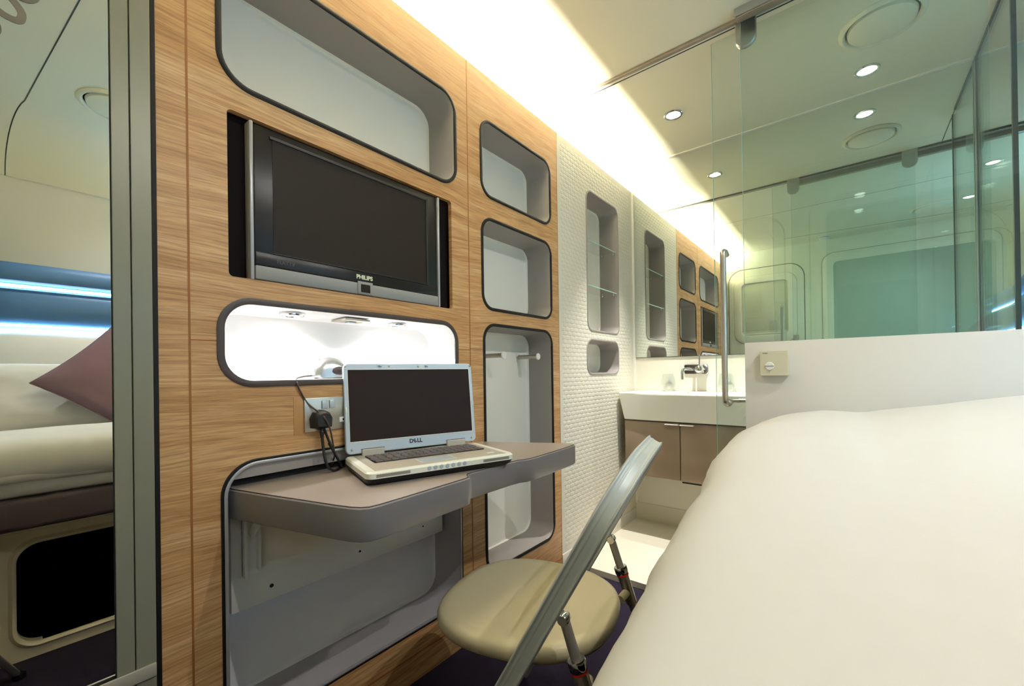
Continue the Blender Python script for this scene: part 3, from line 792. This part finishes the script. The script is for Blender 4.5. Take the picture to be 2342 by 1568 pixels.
t = thing('basin_tap', 'chrome wall-mounted basin tap on a mirrored plate', 'faucet', (.384, YE, .991))
bm = bmesh.new(); q = rr(-.068, .068, -.029, .029, .012, 6)
loft(bm, [[Vector((a, 0, b)) for a, b in q], [Vector((a, -.006, b)) for a, b in q], [Vector((a*.97, -.008, b*.95)) for a, b in q]], cap0=True, cap1=True); finish('wall_plate', bm, M['chrome'], t, smooth=True, angle=30)
bm = bmesh.new(); lathe(bm, [(.026, 0), (.026, .02), (.022, .045), (.020, .060), (.012, .064), (0, .065)], 28, Matrix.Translation((.030, -.008, 0)) @ Matrix.Rotation(PI/2, 4, 'X')); finish('valve_body', bm, M['chrome'], t, smooth=True)
tube('lever', [(.032, -.055, .01), (.034, -.058, .05), (.036, -.060, .088)], .0045, M['chrome'], t)
tube('spout', [(-.01, -.008, 0), (-.012, -.05, .0), (-.02, -.11, .002), (-.028, -.150, .0), (-.031, -.166, -.012), (-.031, -.168, -.035), (-.031, -.168, -.058)], .0085, M['chrome'], t, n=16)

for i, (x, lab) in enumerate(((.232, 'stemless clear glass on the washbasin rim, left of the tap'), (.556, 'stemless clear glass on the washbasin rim behind the door handle'))):
    t = thing('drinking_glass', lab, 'glass', (x, YE-.045, .860), group='glasses on the washbasin')
    bm = bmesh.new()
    lathe(bm, [(0, .001), (.018, .001), (.034, .012), (.042, .032), (.043, .05), (.038, .078), (.033, .105), (.0322, .1052), (.037, .078), (.0418, .05), (.0408, .033), (.033, .014), (.018, .004), (0, .004)], 32)
    finish('bowl', bm, M['clear'], t, smooth=True, angle=80)

# ------------------------------------------------------------------ bathroom partition
struct(box('wall_middle', .797, XR, 1.765, 1.792, 0, 1.083, M['halfwall'], bevel=.0015))
t = thing('thermostat', 'square white wall thermostat with a round dial on the half wall', 'thermostat', (.892, 1.765, 1.005))
bm = bmesh.new(); loft(bm, [[Vector((a, y, b)) for a, b in rr(-.043*k, .043*k, -.044*k, .044*k, .003, 3)] for y, k in ((0, 1), (-.022, 1), (-.026, .975))], cap0=True, cap1=True)
finish('case', bm, mat('thermostat case', (208, 202, 176), rough=.4), t, smooth=True, angle=30)
bm = bmesh.new(); lathe(bm, [(.014, 0), (.014, .003), (.0125, .0045), (0, .0048)], 28, Matrix.Translation((-.013, -.026, -.010)) @ Matrix.Rotation(PI/2, 4, 'X')); dl = finish('dial', bm, M['white'], t, smooth=True)
box('dial_grip', -.0265, .0005, -.0315, -.030, -.0115, -.0085, M['liner'], t)
text('maker_name', 'theben', .0062, M['text_dark'], t, (-.026, -.0263, .036), (PI/2, 0, 0), depth=.0002)

G = 'glass screens closing off the bathroom'
t = thing('sliding_glass_door', 'green tinted glass sliding door with long steel handle, hung from the ceiling track', 'door', (.689, 1.803, .035))
box('glass_pane', 0, .735, 0, .008, 0, 2.238, M['glass'], t)
box('pane_edge', -.0004, .0, .0, .008, 0, 2.238, M['glassedge'], t)
for cx in (.123, .712):
    bm = bmesh.new(); out = [(-.035, .115), (.035, .115)]+[(.035*math.cos(a), .035+.035*math.sin(a)-.035*0) for a in [-PI*k/14 for k in range(15)]]
    out = [(.035, .115)]+[(.035*math.cos(a), .033+.033*math.sin(a)) for a in [-PI*k/14 for k in range(15)]]+[(-.035, .115)]
    Z = 2.153
    loft(bm, [[Vector((cx+a*k, y, Z+.005+(b-.05)*k+.05)) for a, b in out] for y, k in ((-.001, 1), (-.012, 1), (-.016, .9), (-.0165, .78))], cap0=True, cap1=True)
    finish('door_hanger', bm, M['alu'], t, smooth=True, angle=30)
hx, hy = .041, -.046
tube('handle', [(hx+.003, 0, 1.392), (hx+.002, -.020, 1.402), (hx, -.038, 1.398), (hx, hy, 1.384), (hx, hy, 1.30), (hx, hy, 1.10), (hx, hy, .95), (hx, hy, .850), (hx, -.040, .828), (hx+.004, -.022, .818), (hx+.006, 0, .820)], .0105, M['steel'], t, n=18, res=5)
tube('towel_bar', [(hx+.006, .008, .826), (hx+.010, .026, .826), (hx+.03, .034, .826), (hx+.08, .036, .828), (hx+.45, .036, .828), (hx+.50, .03, .828), (hx+.51, .008, .828)], .0085, M['steel'], t, n=16, res=5)
t = thing('fixed_glass_screen', 'green tinted fixed glass pane standing on top of the half wall', 'glass pane', (.797, 1.774, 1.083))
box('glass_pane', 0, XR-.80, 0, .008, 0, H-1.086-.004, M['glass'], t)
box('pane_edge', -.0004, 0, 0, .008, 0, H-1.086-.004, M['glassedge'], t)
t = thing('door_track', 'long metal sliding door track fixed across the ceiling', 'rail', (-.2, 1.78, H))
box('slim_rail', 0, 2.34, -.012, .006, -.012, .002, M['track'], t, bevel=.001)
box('pale_strip', 0, 2.34, .007, .016, -.010, .002, M['cream'], t)
box('dark_line', 0, 2.34, .0165, .020, -.012, .002, M['darkmetal'], t)
box('box_rail', .992, 2.34, -.058, -.027, -.034, .002, M['track'], t, bevel=.001)
box('rail_light_edge', .988, 2.34, -.0625, -.0595, -.030, .002, M['alu'], t)
# shower screen at right angles, ends against the mirror
t = thing('shower_screen', 'narrow glass shower screen standing square to the mirror wall', 'glass pane', (1.54, 2.15, .03))
box('glass_pane', -.004, .004, 0, YE-2.164, 0, H-.04, M['glass'], t)
box('pane_edge', -.006, .006, -.012, 0, 0, H-.035, M['darkmetal'], t)
box('mirror_channel', -.010, .010, YE-2.166, YE-2.158, 0, H-.03, M['track'], t)
box('channel_lip', -.010, -.0065, YE-2.175, YE-2.166, 0, H-.03, M['alu'], t)
box('channel_lip', .0065, .010, YE-2.175, YE-2.166, 0, H-.03, M['alu'], t)
box('ceiling_channel', -.007, .007, .06, YE-2.16, H-.042, H-.031, M['darkmetal'], t)
struct(box('trim_2', 1.537, 1.541, 1.81, 2.20, H-.002, H+.001, M['darkmetal']))
struct(box('trim_3', -.2, XR, 1.123, 1.126, H-.0012, H+.001, M['track']))
bm = bmesh.new()
pl_ = [(a, b) for a, b in arc if 0.2 < a < 2.14]; pl_ = [(.6, H)]+pl_
rr_ = [[Vector((a, .25-(a-.6)*.0930-max(0, a-1.92)*.17+dy, b-dz)) for dy, dz in ((-.002, -.001), (-.002, .0014), (.002, .0014), (.002, -.001))] for a, b in pl_]
loft(bm, rr_, cap0=True, cap1=True); struct(finish('trim_4', bm, M['darkmetal']))
struct(box('trim_5', .013, XR, YE-.024, YE-.0065, H-.006, H+.001, M['cream']))

# ------------------------------------------------------------------ ceiling fittings
def vent(label, x, y, r):
    t = thing('ceiling_vent', label, 'vent', (x, y, H))
    bm = bmesh.new(); lathe(bm, [(r, .001), (r, -.004), (r*.96, -.010), (r*.90, -.013), (r*.86, -.008), (r*.84, .0)], 48); finish('rim', bm, M['ceil'], t, smooth=True)
    bm = bmesh.new(); lathe(bm, [(r*.80, -.002), (r*.78, -.014), (r*.74, -.017), (0, -.017)], 48); finish('disc', bm, M['ceil'], t, smooth=True)
vent('large round cream ceiling vent over the bathroom', 1.212, 2.145, .130)
vent('round cream ceiling vent over the bed, seen in the wardrobe mirror', 1.66, .42, .150)
t = thing('smoke_detector', 'small white smoke detector on the ceiling by the entrance wall', 'smoke detector', (.92, .09, H))
bm = bmesh.new(); lathe(bm, [(.045, .001), (.045, -.010), (.040, -.014), (.040, -.018), (.043, -.020), (.036, -.034), (0, -.038)], 32); finish('case', bm, M['white'], t, smooth=True, angle=25)
bm = bmesh.new(); lathe(bm, [(.0405, -.0145), (.0405, -.0175), (.041, -.0175), (.041, -.0145)], 32); finish('slots', bm, M['black'], t)

downlight('ceiling_downlight', 'recessed ceiling spotlight above the left end of the washbasin', .409, 2.223, H-.001, .046, 200, 64, (1, .97, .92), 'ceiling downlights', blend=1.0)
downlight('ceiling_downlight', 'recessed ceiling spotlight beside the large vent in the bathroom', 1.178, 2.447, H-.001, .046, 200, 64, (1, .97, .92), 'ceiling downlights', blend=1.0)
downlight('ceiling_downlight', 'recessed ceiling spotlight over the bed nearest the bathroom glass', 1.84, 1.23, H-.001, .046, 45, 125, (1, .965, .94), 'ceiling downlights', blend=.9, tilt=26)
downlight('ceiling_downlight', 'recessed ceiling spotlight over the bed nearest the entrance wall', 1.84, .53, H-.001, .046, 45, 125, (1, .965, .94), 'ceiling downlights', blend=.9, tilt=26)

# cove tube behind the panelled wall
t = thing('cove_tube', 'glowing light tube hidden behind the top of the panelled wall', 'light', (-.105, 1.35, 2.085))
bm = bmesh.new(); sweep(bm, [(0, -1.25, 0), (0, 1.29, 0)], circ(.013, 12)); finish('tube', bm, M['cove'], t, smooth=True)
box('batten', -.03, .03, -1.28, 1.30, -.05, -.016, M['ceil'], t)
area('cove_light', (-.105, 1.37, 2.105), (PI, 0, 0), .03, 2.52, 135, (1, .96, .83))

# ------------------------------------------------------------------ entrance wall (seen in the mirror)
def yplane(l, y): return [Vector((a, y, b)) for a, b in l]
t = thing('door_1', 'cream moulded entrance door with a rounded framed window', 'door', (.385, YW, 0)); t['kind'] = 'structure'
def dpiece(name, o_, y0, y1, m, r, inner=None, ri=.04, par=None):
    bm = bmesh.new(); a = [(p[0]-.385, p[1]) for p in rr(*o_, r, 8)]; a2 = [(p[0]-.385, p[1]) for p in rr(o_[0]+.008, o_[1]-.008, o_[2]+.008, o_[3]-.008, max(r-.008, .004), 8)]
    if inner:
        b = [(p[0]-.385, p[1]) for p in rr(*inner, ri, 8)]; b2 = [(p[0]-.385, p[1]) for p in rr(inner[0]-.006, inner[1]+.006, inner[2]-.006, inner[3]+.006, ri+.006, 8)]
        loft(bm, [yplane(a, y0), yplane(a, y1-.006), yplane(a2, y1), yplane(b2, y1), yplane(b, y1-.006), yplane(b, y0)])
    else: loft(bm, [yplane(a, y0), yplane(a, y1-.003), yplane(a2, y1)], cap0=True, cap1=True)
    return finish(name, bm, M[m], par or t, smooth=True, angle=40)
dpiece('reveal', (.014, .751, 0, 2.121), -.001, .004, 'darkmetal', .15)
dpiece('leaf', (.027, .738, .006, 2.108), -.001, .014, 'doorwhite', .145)
dpiece('frame_seal', (.073, .682, 1.273, 2.027), .010, .016, 'liner', .114)
dpiece('window_frame', (.080, .675, 1.280, 2.02), .010, .034, 'doorwhite', .11, (.157, .596, 1.365, 1.945), .045)
dpiece('pane', (.150, .60, 1.36, 1.95), .010, .017, 'doorpane', .045)
box('blind_rail', .160-.385, .590-.385, .016, .026, 1.372, 1.392, M['doorwhite'], t, bevel=.003)
box('blind_rail', .160-.385, .590-.385, .016, .024, 1.397, 1.405, M['doorwhite'], t, bevel=.002)
box('hinge', .018-.385, .030-.385, .012, .020, 1.60, 1.68, M['track'], t, bevel=.002)
box('latch', .640-.385, .690-.385, .012, .045, 1.255, 1.345, M['liner'], t, bevel=.006)
bm = bmesh.new(); loft(bm, [[Vector((a, y, b)) for a, b in rr(0-.015, .80, -.02, 2.19, .20, 8)] for y in (YW-.001, YW+.0025)], cap1=True)
struct(finish('trim_6', bm, M['doorwhite'], smooth=True))
t = thing('window_1', 'wide rounded window with frosted blind', 'window', (1.50, YW, 1.1)); t['kind'] = 'structure'
bm = bmesh.new()
A = lambda r4, rad, y: [Vector((p[0]-1.5, y, p[1]-1.1)) for p in rr(*r4, rad, 8)]
o4, i4 = (.895, 2.12, 1.02, 2.155), (.985, 2.06, 1.11, 2.065)
loft(bm, [A(o4, .10, 0), A(o4, .10, .010), A((o4[0]+.01, o4[1]-.01, o4[2]+.01, o4[3]-.01), .09, .016), A((i4[0]-.008, i4[1]+.008, i4[2]-.008, i4[3]+.008), .045, .016), A(i4, .04, .010), A(i4, .04, 0)])
finish('window_frame', bm, M['doorwhite'], t, smooth=True, angle=40)
bm = bmesh.new(); loft(bm, [A((o4[0]-.007, o4[1]+.007, o4[2]-.007, o4[3]+.007), .104, .0), A((o4[0]-.007, o4[1]+.007, o4[2]-.007, o4[3]+.007), .104, .003)], cap1=True); finish('frame_seal', bm, M['liner'], t)
bm = bmesh.new(); loft(bm, [A((i4[0]-.01, i4[1]+.01, i4[2]-.01, i4[3]+.01), .04, .001), A((i4[0]-.01, i4[1]+.01, i4[2]-.01, i4[3]+.01), .04, .004)], cap0=True, cap1=True); finish('pane', bm, M['frost'], t)

# ------------------------------------------------------------------ bed
t = thing('bed', 'built-in bed with a cream moulded base and dark upholstered edge', 'bed', (1.17, .85, 0))
BX = 1.17
bm = bmesh.new()
hole = rr(.065, 1.05, .055, .405, .06, 8)
outer = [(-.075, .003), (1.76, .003), (1.76, .452), (-.075, .452)]
panel_with_holes(bm, outer, [hole], 0, .03)
bm.normal_update()
for v in bm.verts: v.co.y -= .85
finish('base_front', bm, M['bedwhite'], t, smooth=True, angle=30)
bm = bmesh.new()
a = [(p[0]-.85, p[1]) for p in rr(.045, 1.07, .035, .425, .075, 8)]; b_ = [(p[0]-.85, p[1]) for p in hole]
c_ = [(p[0]-.85, p[1]) for p in rr(.055, 1.06, .045, .415, .068, 8)]
loft(bm, [[Vector((.001, *p)) for p in a], [Vector((-.012, *p)) for p in c_], [Vector((-.006, *p)) for p in b_], [Vector((.03, *p)) for p in b_]])
finish('opening_lip', bm, M['bedwhite'], t, smooth=True, angle=70)
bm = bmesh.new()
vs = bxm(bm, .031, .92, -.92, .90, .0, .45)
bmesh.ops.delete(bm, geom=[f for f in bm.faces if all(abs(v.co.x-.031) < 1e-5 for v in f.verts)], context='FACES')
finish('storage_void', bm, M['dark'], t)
box('top_rail', -.012, .02, -.925, .91, .450, .495, M['bedwhite'], t, bevel=.012, seg=4)
box('platform', -.185, .93, -.925, .91, .497, .600, M['upholstery'], t, bevel=.018, seg=4)
tube('support_leg', [(-.20, -.925+.05, .20), (-.125, -.79, .02)], .010, M['alu'], t, sm=False)
bm = bmesh.new(); lathe(bm, [(.011, 0), (.016, .004), (.016, .02), (0, .03)], 16, Matrix.Translation((-.122, -.785, .0))); finish('leg_foot', bm, M['black'], t, smooth=True)

def nz(x, y, z=0): return noise.noise(Vector((x, y, z)))
t = thing('mattress', 'mattress in a white fitted sheet on the built-in bed', 'mattress', (1.5, .85, .60))
bm = bmesh.new()
ny = 60
rings = []
for k in range(ny+1):
    y = lerp(-.915, .905, k/ny); wv = .007*nz(y*14, 1)+.004*nz(y*40, 2)
    endk = min(1, (k+.3)/3, (ny-k+.3)/3); e_ = (1-endk)*.03
    rings.append([Vector((-.48, y, .001)), Vector((-.495+wv*.5+e_, y, .012)), Vector((-.505+wv+e_, y, .032)), Vector((-.50+wv+e_, y, .055)), Vector((-.485+e_, y, .075)), Vector((-.44, y, .098-e_*.6)), Vector((-.3, y, .105-e_*.5)), Vector((.60, y, .105-e_*.5)), Vector((.60, y, .001))])
loft(bm, rings, cap0=True, cap1=True); finish('sheet', bm, M['linen'], t, smooth=True, angle=80)

# duvet
def xf(y):
    pts = [(-.1, .952), (.05, .948), (.32, .928), (.44, .909), (.58, .893), (.70, .885), (.85, .862), (1.07, .835), (1.3, .826), (1.54, .820), (1.66, .84), (1.74, .90)]
    for (a, xa), (b, xb) in zip(pts[:-1], pts[1:]):
        if y <= b: return .012+lerp(xa, xb, (y-a)/(b-a))
    return pts[-1][1]
def zt(x, y):
    z = .797+.060*smooth((y-.15)/1.25)
    z += .17*max(0, x-1.14)*smooth((y-.4)/1.0)*(1 if x < 1.55 else 0) + (.17*.41*smooth((y-.4)/1.0) if x >= 1.55 else 0)
    return z
t = thing('duvet', 'thick white duvet spread over the bed in the foreground', 'duvet', (1.3, .85, .66))
bm = bmesh.new(); ny = 150; rings = []
for k in range(ny+1):
    s = k/ny; y = lerp(-.055, 1.735, s)
    x0 = xf(y)
    lump = .010*nz(y*4.2, 3.1)+.006*nz(y*11, 7.7)+.0035*nz(y*24, 9.1)
    e1 = max(0, 1-(y+.055)/.07); e2 = max(0, 1-(1.735-y)/.12); e = max(e1, e2); e = e*e
    prof_ = []
    zb = .652 if y < .9 else lerp(.652, .60, smooth((y-.9)/.6))
    ztop = zt(x0+.12, y)
    hgt = ztop-zb
    # underside then rounded front then top
    prof_.append((1.2, .713)); prof_.append((.984, .712)); prof_.append((.972, .690)); prof_.append((min(.968, x0+.085), zb+.010)); prof_.append((x0+.045+lump*.4, zb-.002))
    for j in range(11):
        a = -PI*.42+ (PI*.42+PI*.46)*j/10
        rx = (.055+.03*max(0, math.sin(a)))*(1+.9*smooth((y-1.0)/.6)*max(0, math.sin(a))); rz = hgt*.5
        prof_.append((x0+rx-rx*math.cos(a)*1.0+lump*(1-.5*abs(math.sin(a))), zb+hgt*.47+rz*math.sin(a)*.98))
    xa_ = x0+.115+.06*smooth((y-1.0)/.6)
    xe_ = lerp(1.37, 1.50, smooth((y-.85)/.3))
    xs = [xa_+(xe_-xa_)*(j/40)**1.15 for j in range(1, 41)]
    for x in xs:
        z = zt(x, y)
        w_ = .006*nz(x*5, y*3.2, .4)+.0028*nz(x*13, y*8, 2.2)
        # creases radiating from the front edge
        cr = .0030*nz(x*3.5, y*22, 5.0)*max(0, 1-(x-x0)/.5)
        z += (w_+cr)*smooth((x-x0-.07)/.12)-.004*max(0, 1-(x-x0-.115)/.12)**2
        prof_.append((x, z-.02*e-.10*e*e))
    prof_.append((xe_+.015, zt(xe_, y)-.04)); prof_.append((xe_+.005, .714))
    rings.append([Vector((x-1.3, y-.85, min(z, 2)-.66)) for x, z in prof_])
vr = loft(bm, rings, close=True, cap0=True, cap1=True)
finish('cover', bm, M['linen'], t, smooth=True, angle=85)

# sheeted backrest, pillow and cushion
def pillow(name, label, cat, loc, rot, sx, sy, th, m, seam=False, corner=.0, seedv=0.0, group=None):
    t = thing(name, label, cat, loc, rot, group)
    bm = bmesh.new(); n_ = 26; top = []; bot = []
    for i in range(n_+1):
        rt, rb = [], []
        for j in range(n_+1):
            u, v = -1+2*i/n_, -1+2*j/n_
            k = ((1-u**4)*(1-v**4))**.42 if abs(u) < 1 and abs(v) < 1 else 0
            pin = 1-.07*(1-abs(u)**2)*abs(v)**3; pin2 = 1-.07*(1-abs(v)**2)*abs(u)**3
            x = u*sx/2*pin2*1.0; y = v*sy/2*pin*1.0
            wv = .10*nz(u*2+seedv, v*2)+.05*nz(u*6, v*6+seedv)
            rt.append(bm.verts.new((x, y, th/2*k*(1+wv)))); rb.append(bm.verts.new((x, y, -th/2*k*(1+wv))) if k > 0 else rt[-1])
        top.append(rt); bot.append(rb)
    for i in range(n_):
        for j in range(n_):
            bm.faces.new((top[i][j], top[i+1][j], top[i+1][j+1], top[i][j+1]))
            f = (bot[i][j], bot[i][j+1], bot[i+1][j+1], bot[i+1][j])
            if len(set(f)) == 4 and not all(v in (top[i][j], top[i+1][j], top[i+1][j+1], top[i][j+1]) for v in f):
                try: bm.faces.new(f)
                except ValueError: pass
    finish('cover', bm, M[m], t, smooth=True, angle=120)
    if seam:
        loopp = [(-1, -1), (1, -1), (1, 1), (-1, 1)]; pts = []
        for (a, b), (c, d) in zip(loopp, loopp[1:]+loopp[:1]):
            for k in range(12):
                u, v = lerp(a, c, k/12), lerp(b, d, k/12)
                pin = 1-.07*(1-abs(u)**2)*abs(v)**3; pin2 = 1-.07*(1-abs(v)**2)*abs(u)**3
                pts.append(Vector((u*sx/2*pin2, v*sy/2*pin, 0)))
        pts.append(pts[0]); bm = bmesh.new(); sweep(bm, pts, circ(.0022, 6), cap=False); finish('piping', bm, M[m], t, smooth=True)
    return t
t = thing('backrest_cushion', 'long white sheeted backrest cushion below the blue headboard', 'cushion', (1.9, .80, .726))
bm = bmesh.new(); rings = []
for k in range(41):
    y = lerp(-.86, .62, k/40); e = max(0, 1-k/4., 1-(40-k)/4.); w_ = .006*nz(y*9, 4.)+.004*nz(y*25, 6.)
    pr = [(-.04, -.02), (-.055, .10), (-.035, .25), (.0, .38), (.035, .455), (.07, .480), (.12, .485), (.20, .47), (.23, .3), (.22, -.02)]
    rings.append([Vector((.08+(a-.08)*(1-.25*e*e)+w_*(b > .2), y, b*(1-.10*e*e))) for a, b in pr])
loft(bm, rings, cap0=True, cap1=True); finish('cover', bm, M['linen'], t, smooth=True, angle=80)
pillow('pillow', 'white pillow propped against the sheeted backrest', 'pillow', (1.70, .28, .90), (0, math.radians(-62), 0), .34, .68, .17, 'linen')
pillow('throw_cushion', 'mauve square cushion standing on its corner against the white pillow', 'cushion', (1.55, .42, .985), Matrix.Rotation(math.radians(-66), 4, 'Y') @ Matrix.Rotation(math.radians(40), 4, 'Z') and (0, 0, 0), .43, .43, .13, 'lilac', seam=True, seedv=3)
bpy.data.objects['throw_cushion'].rotation_euler = (Matrix.Rotation(math.radians(-64), 4, 'Y') @ Matrix.Rotation(math.radians(42), 4, 'Z')).to_euler()

# headboard with light slots
t = thing('headboard', 'blue upholstered headboard with two glowing blue light strips', 'headboard', (XR-.004, .83, 1.2))
def hbpart(name, pr, m, y0=-.88, y1=.93, ends=.10):
    bm = bmesh.new(); rings = []
    for k in range(37):
        y = lerp(y0, y1, k/36); e = max(0, 1-(y-y0)/ends); e = e*e
        up = .07*smooth((y+.1)/.6)
        rings.append([Vector(((a if a > -.001 else a*(1-.35*e)), y, b+up)) for a, b in pr])
    loft(bm, rings, cap0=True, cap1=True); return finish(name, bm, M[m], t, smooth=True, angle=50)
hbpart('lower_pad', [(0, .055), (-.12, .055), (-.155, .060), (-.172, .080), (-.178, .13), (-.172, .185), (-.150, .215), (-.12, .225), (0, .226)], 'navy')
hbpart('upper_pad', [(0, .252), (-.125, .252), (-.165, .258), (-.172, .275), (-.165, .315), (-.145, .345), (-.10, .352), (0, .353)], 'navy')
hbpart('slot_back', [(0, .226), (-.10, .226), (-.10, .252), (0, .252)], 'navy')
hbpart('light_strip', [(-.101, .232), (-.112, .232), (-.112, .246), (-.101, .246)], 'led')
hbpart('under_light_strip', [(-.05, .048), (-.10, .048), (-.10, .0545), (-.05, .0545)], 'led')
area('strip_glow', (XR-.12, .8, 1.25), (0, 0, 0), .03, 1.6, 5, (.25, .62, 1.0))
area('ceiling_wash_fill', (XR-.045, 1.20, 1.628), (0, math.radians(160), 0), .03, .80, 6, (.25, .62, 1.0))  # added hidden lamp above the headboard, washes the ceiling and wall blue

# ------------------------------------------------------------------ world, camera, colour management
w = bpy.data.worlds.new('World'); bpy.context.scene.world = w; w.use_nodes = True
w.node_tree.nodes['Background'].inputs[0].default_value = (.9, .85, .75, 1)
w.node_tree.nodes['Background'].inputs[1].default_value = 0.02

F_PX = 965.329; YAW, PITCH, ROLL = .6745, .0031, .0143
cam = bpy.data.cameras.new('camera'); co = bpy.data.objects.new('camera', cam); C.objects.link(co)
cam.sensor_fit = 'HORIZONTAL'; cam.sensor_width = 36.0; cam.lens = 36.0*F_PX/2342.0; cam.shift_y = 65.853/2342.0
cam.clip_start = .01; cam.clip_end = 50
R0 = Vector((math.cos(YAW), math.sin(YAW), 0)); F0 = Vector((-math.sin(YAW), math.cos(YAW), 0)); U0 = Vector((0, 0, 1))
Fw = F0*math.cos(PITCH)+U0*math.sin(PITCH); Uu = -F0*math.sin(PITCH)+U0*math.cos(PITCH)
Rr = R0*math.cos(ROLL)-Uu*math.sin(ROLL); Ur = R0*math.sin(ROLL)+Uu*math.cos(ROLL)
mw = Matrix((( Rr.x, Ur.x, -Fw.x, 1.1), (Rr.y, Ur.y, -Fw.y, 0.0), (Rr.z, Ur.z, -Fw.z, .98329), (0, 0, 0, 1)))
co.matrix_world = mw
sc = bpy.context.scene; sc.camera = co
sc.view_settings.view_transform = 'Standard'; sc.view_settings.look = 'None'; sc.view_settings.exposure = 0.0; sc.view_settings.gamma = 1.0
sc.view_settings.use_curve_mapping = False
sc.cycles.use_denoising = True
sc.cycles.max_bounces = 14; sc.cycles.glossy_bounces = 10; sc.cycles.transparent_max_bounces = 24; sc.cycles.diffuse_bounces = 8
sc.cycles.sample_clamp_indirect = 6.0; sc.cycles.caustics_reflective = False; sc.cycles.caustics_refractive = False
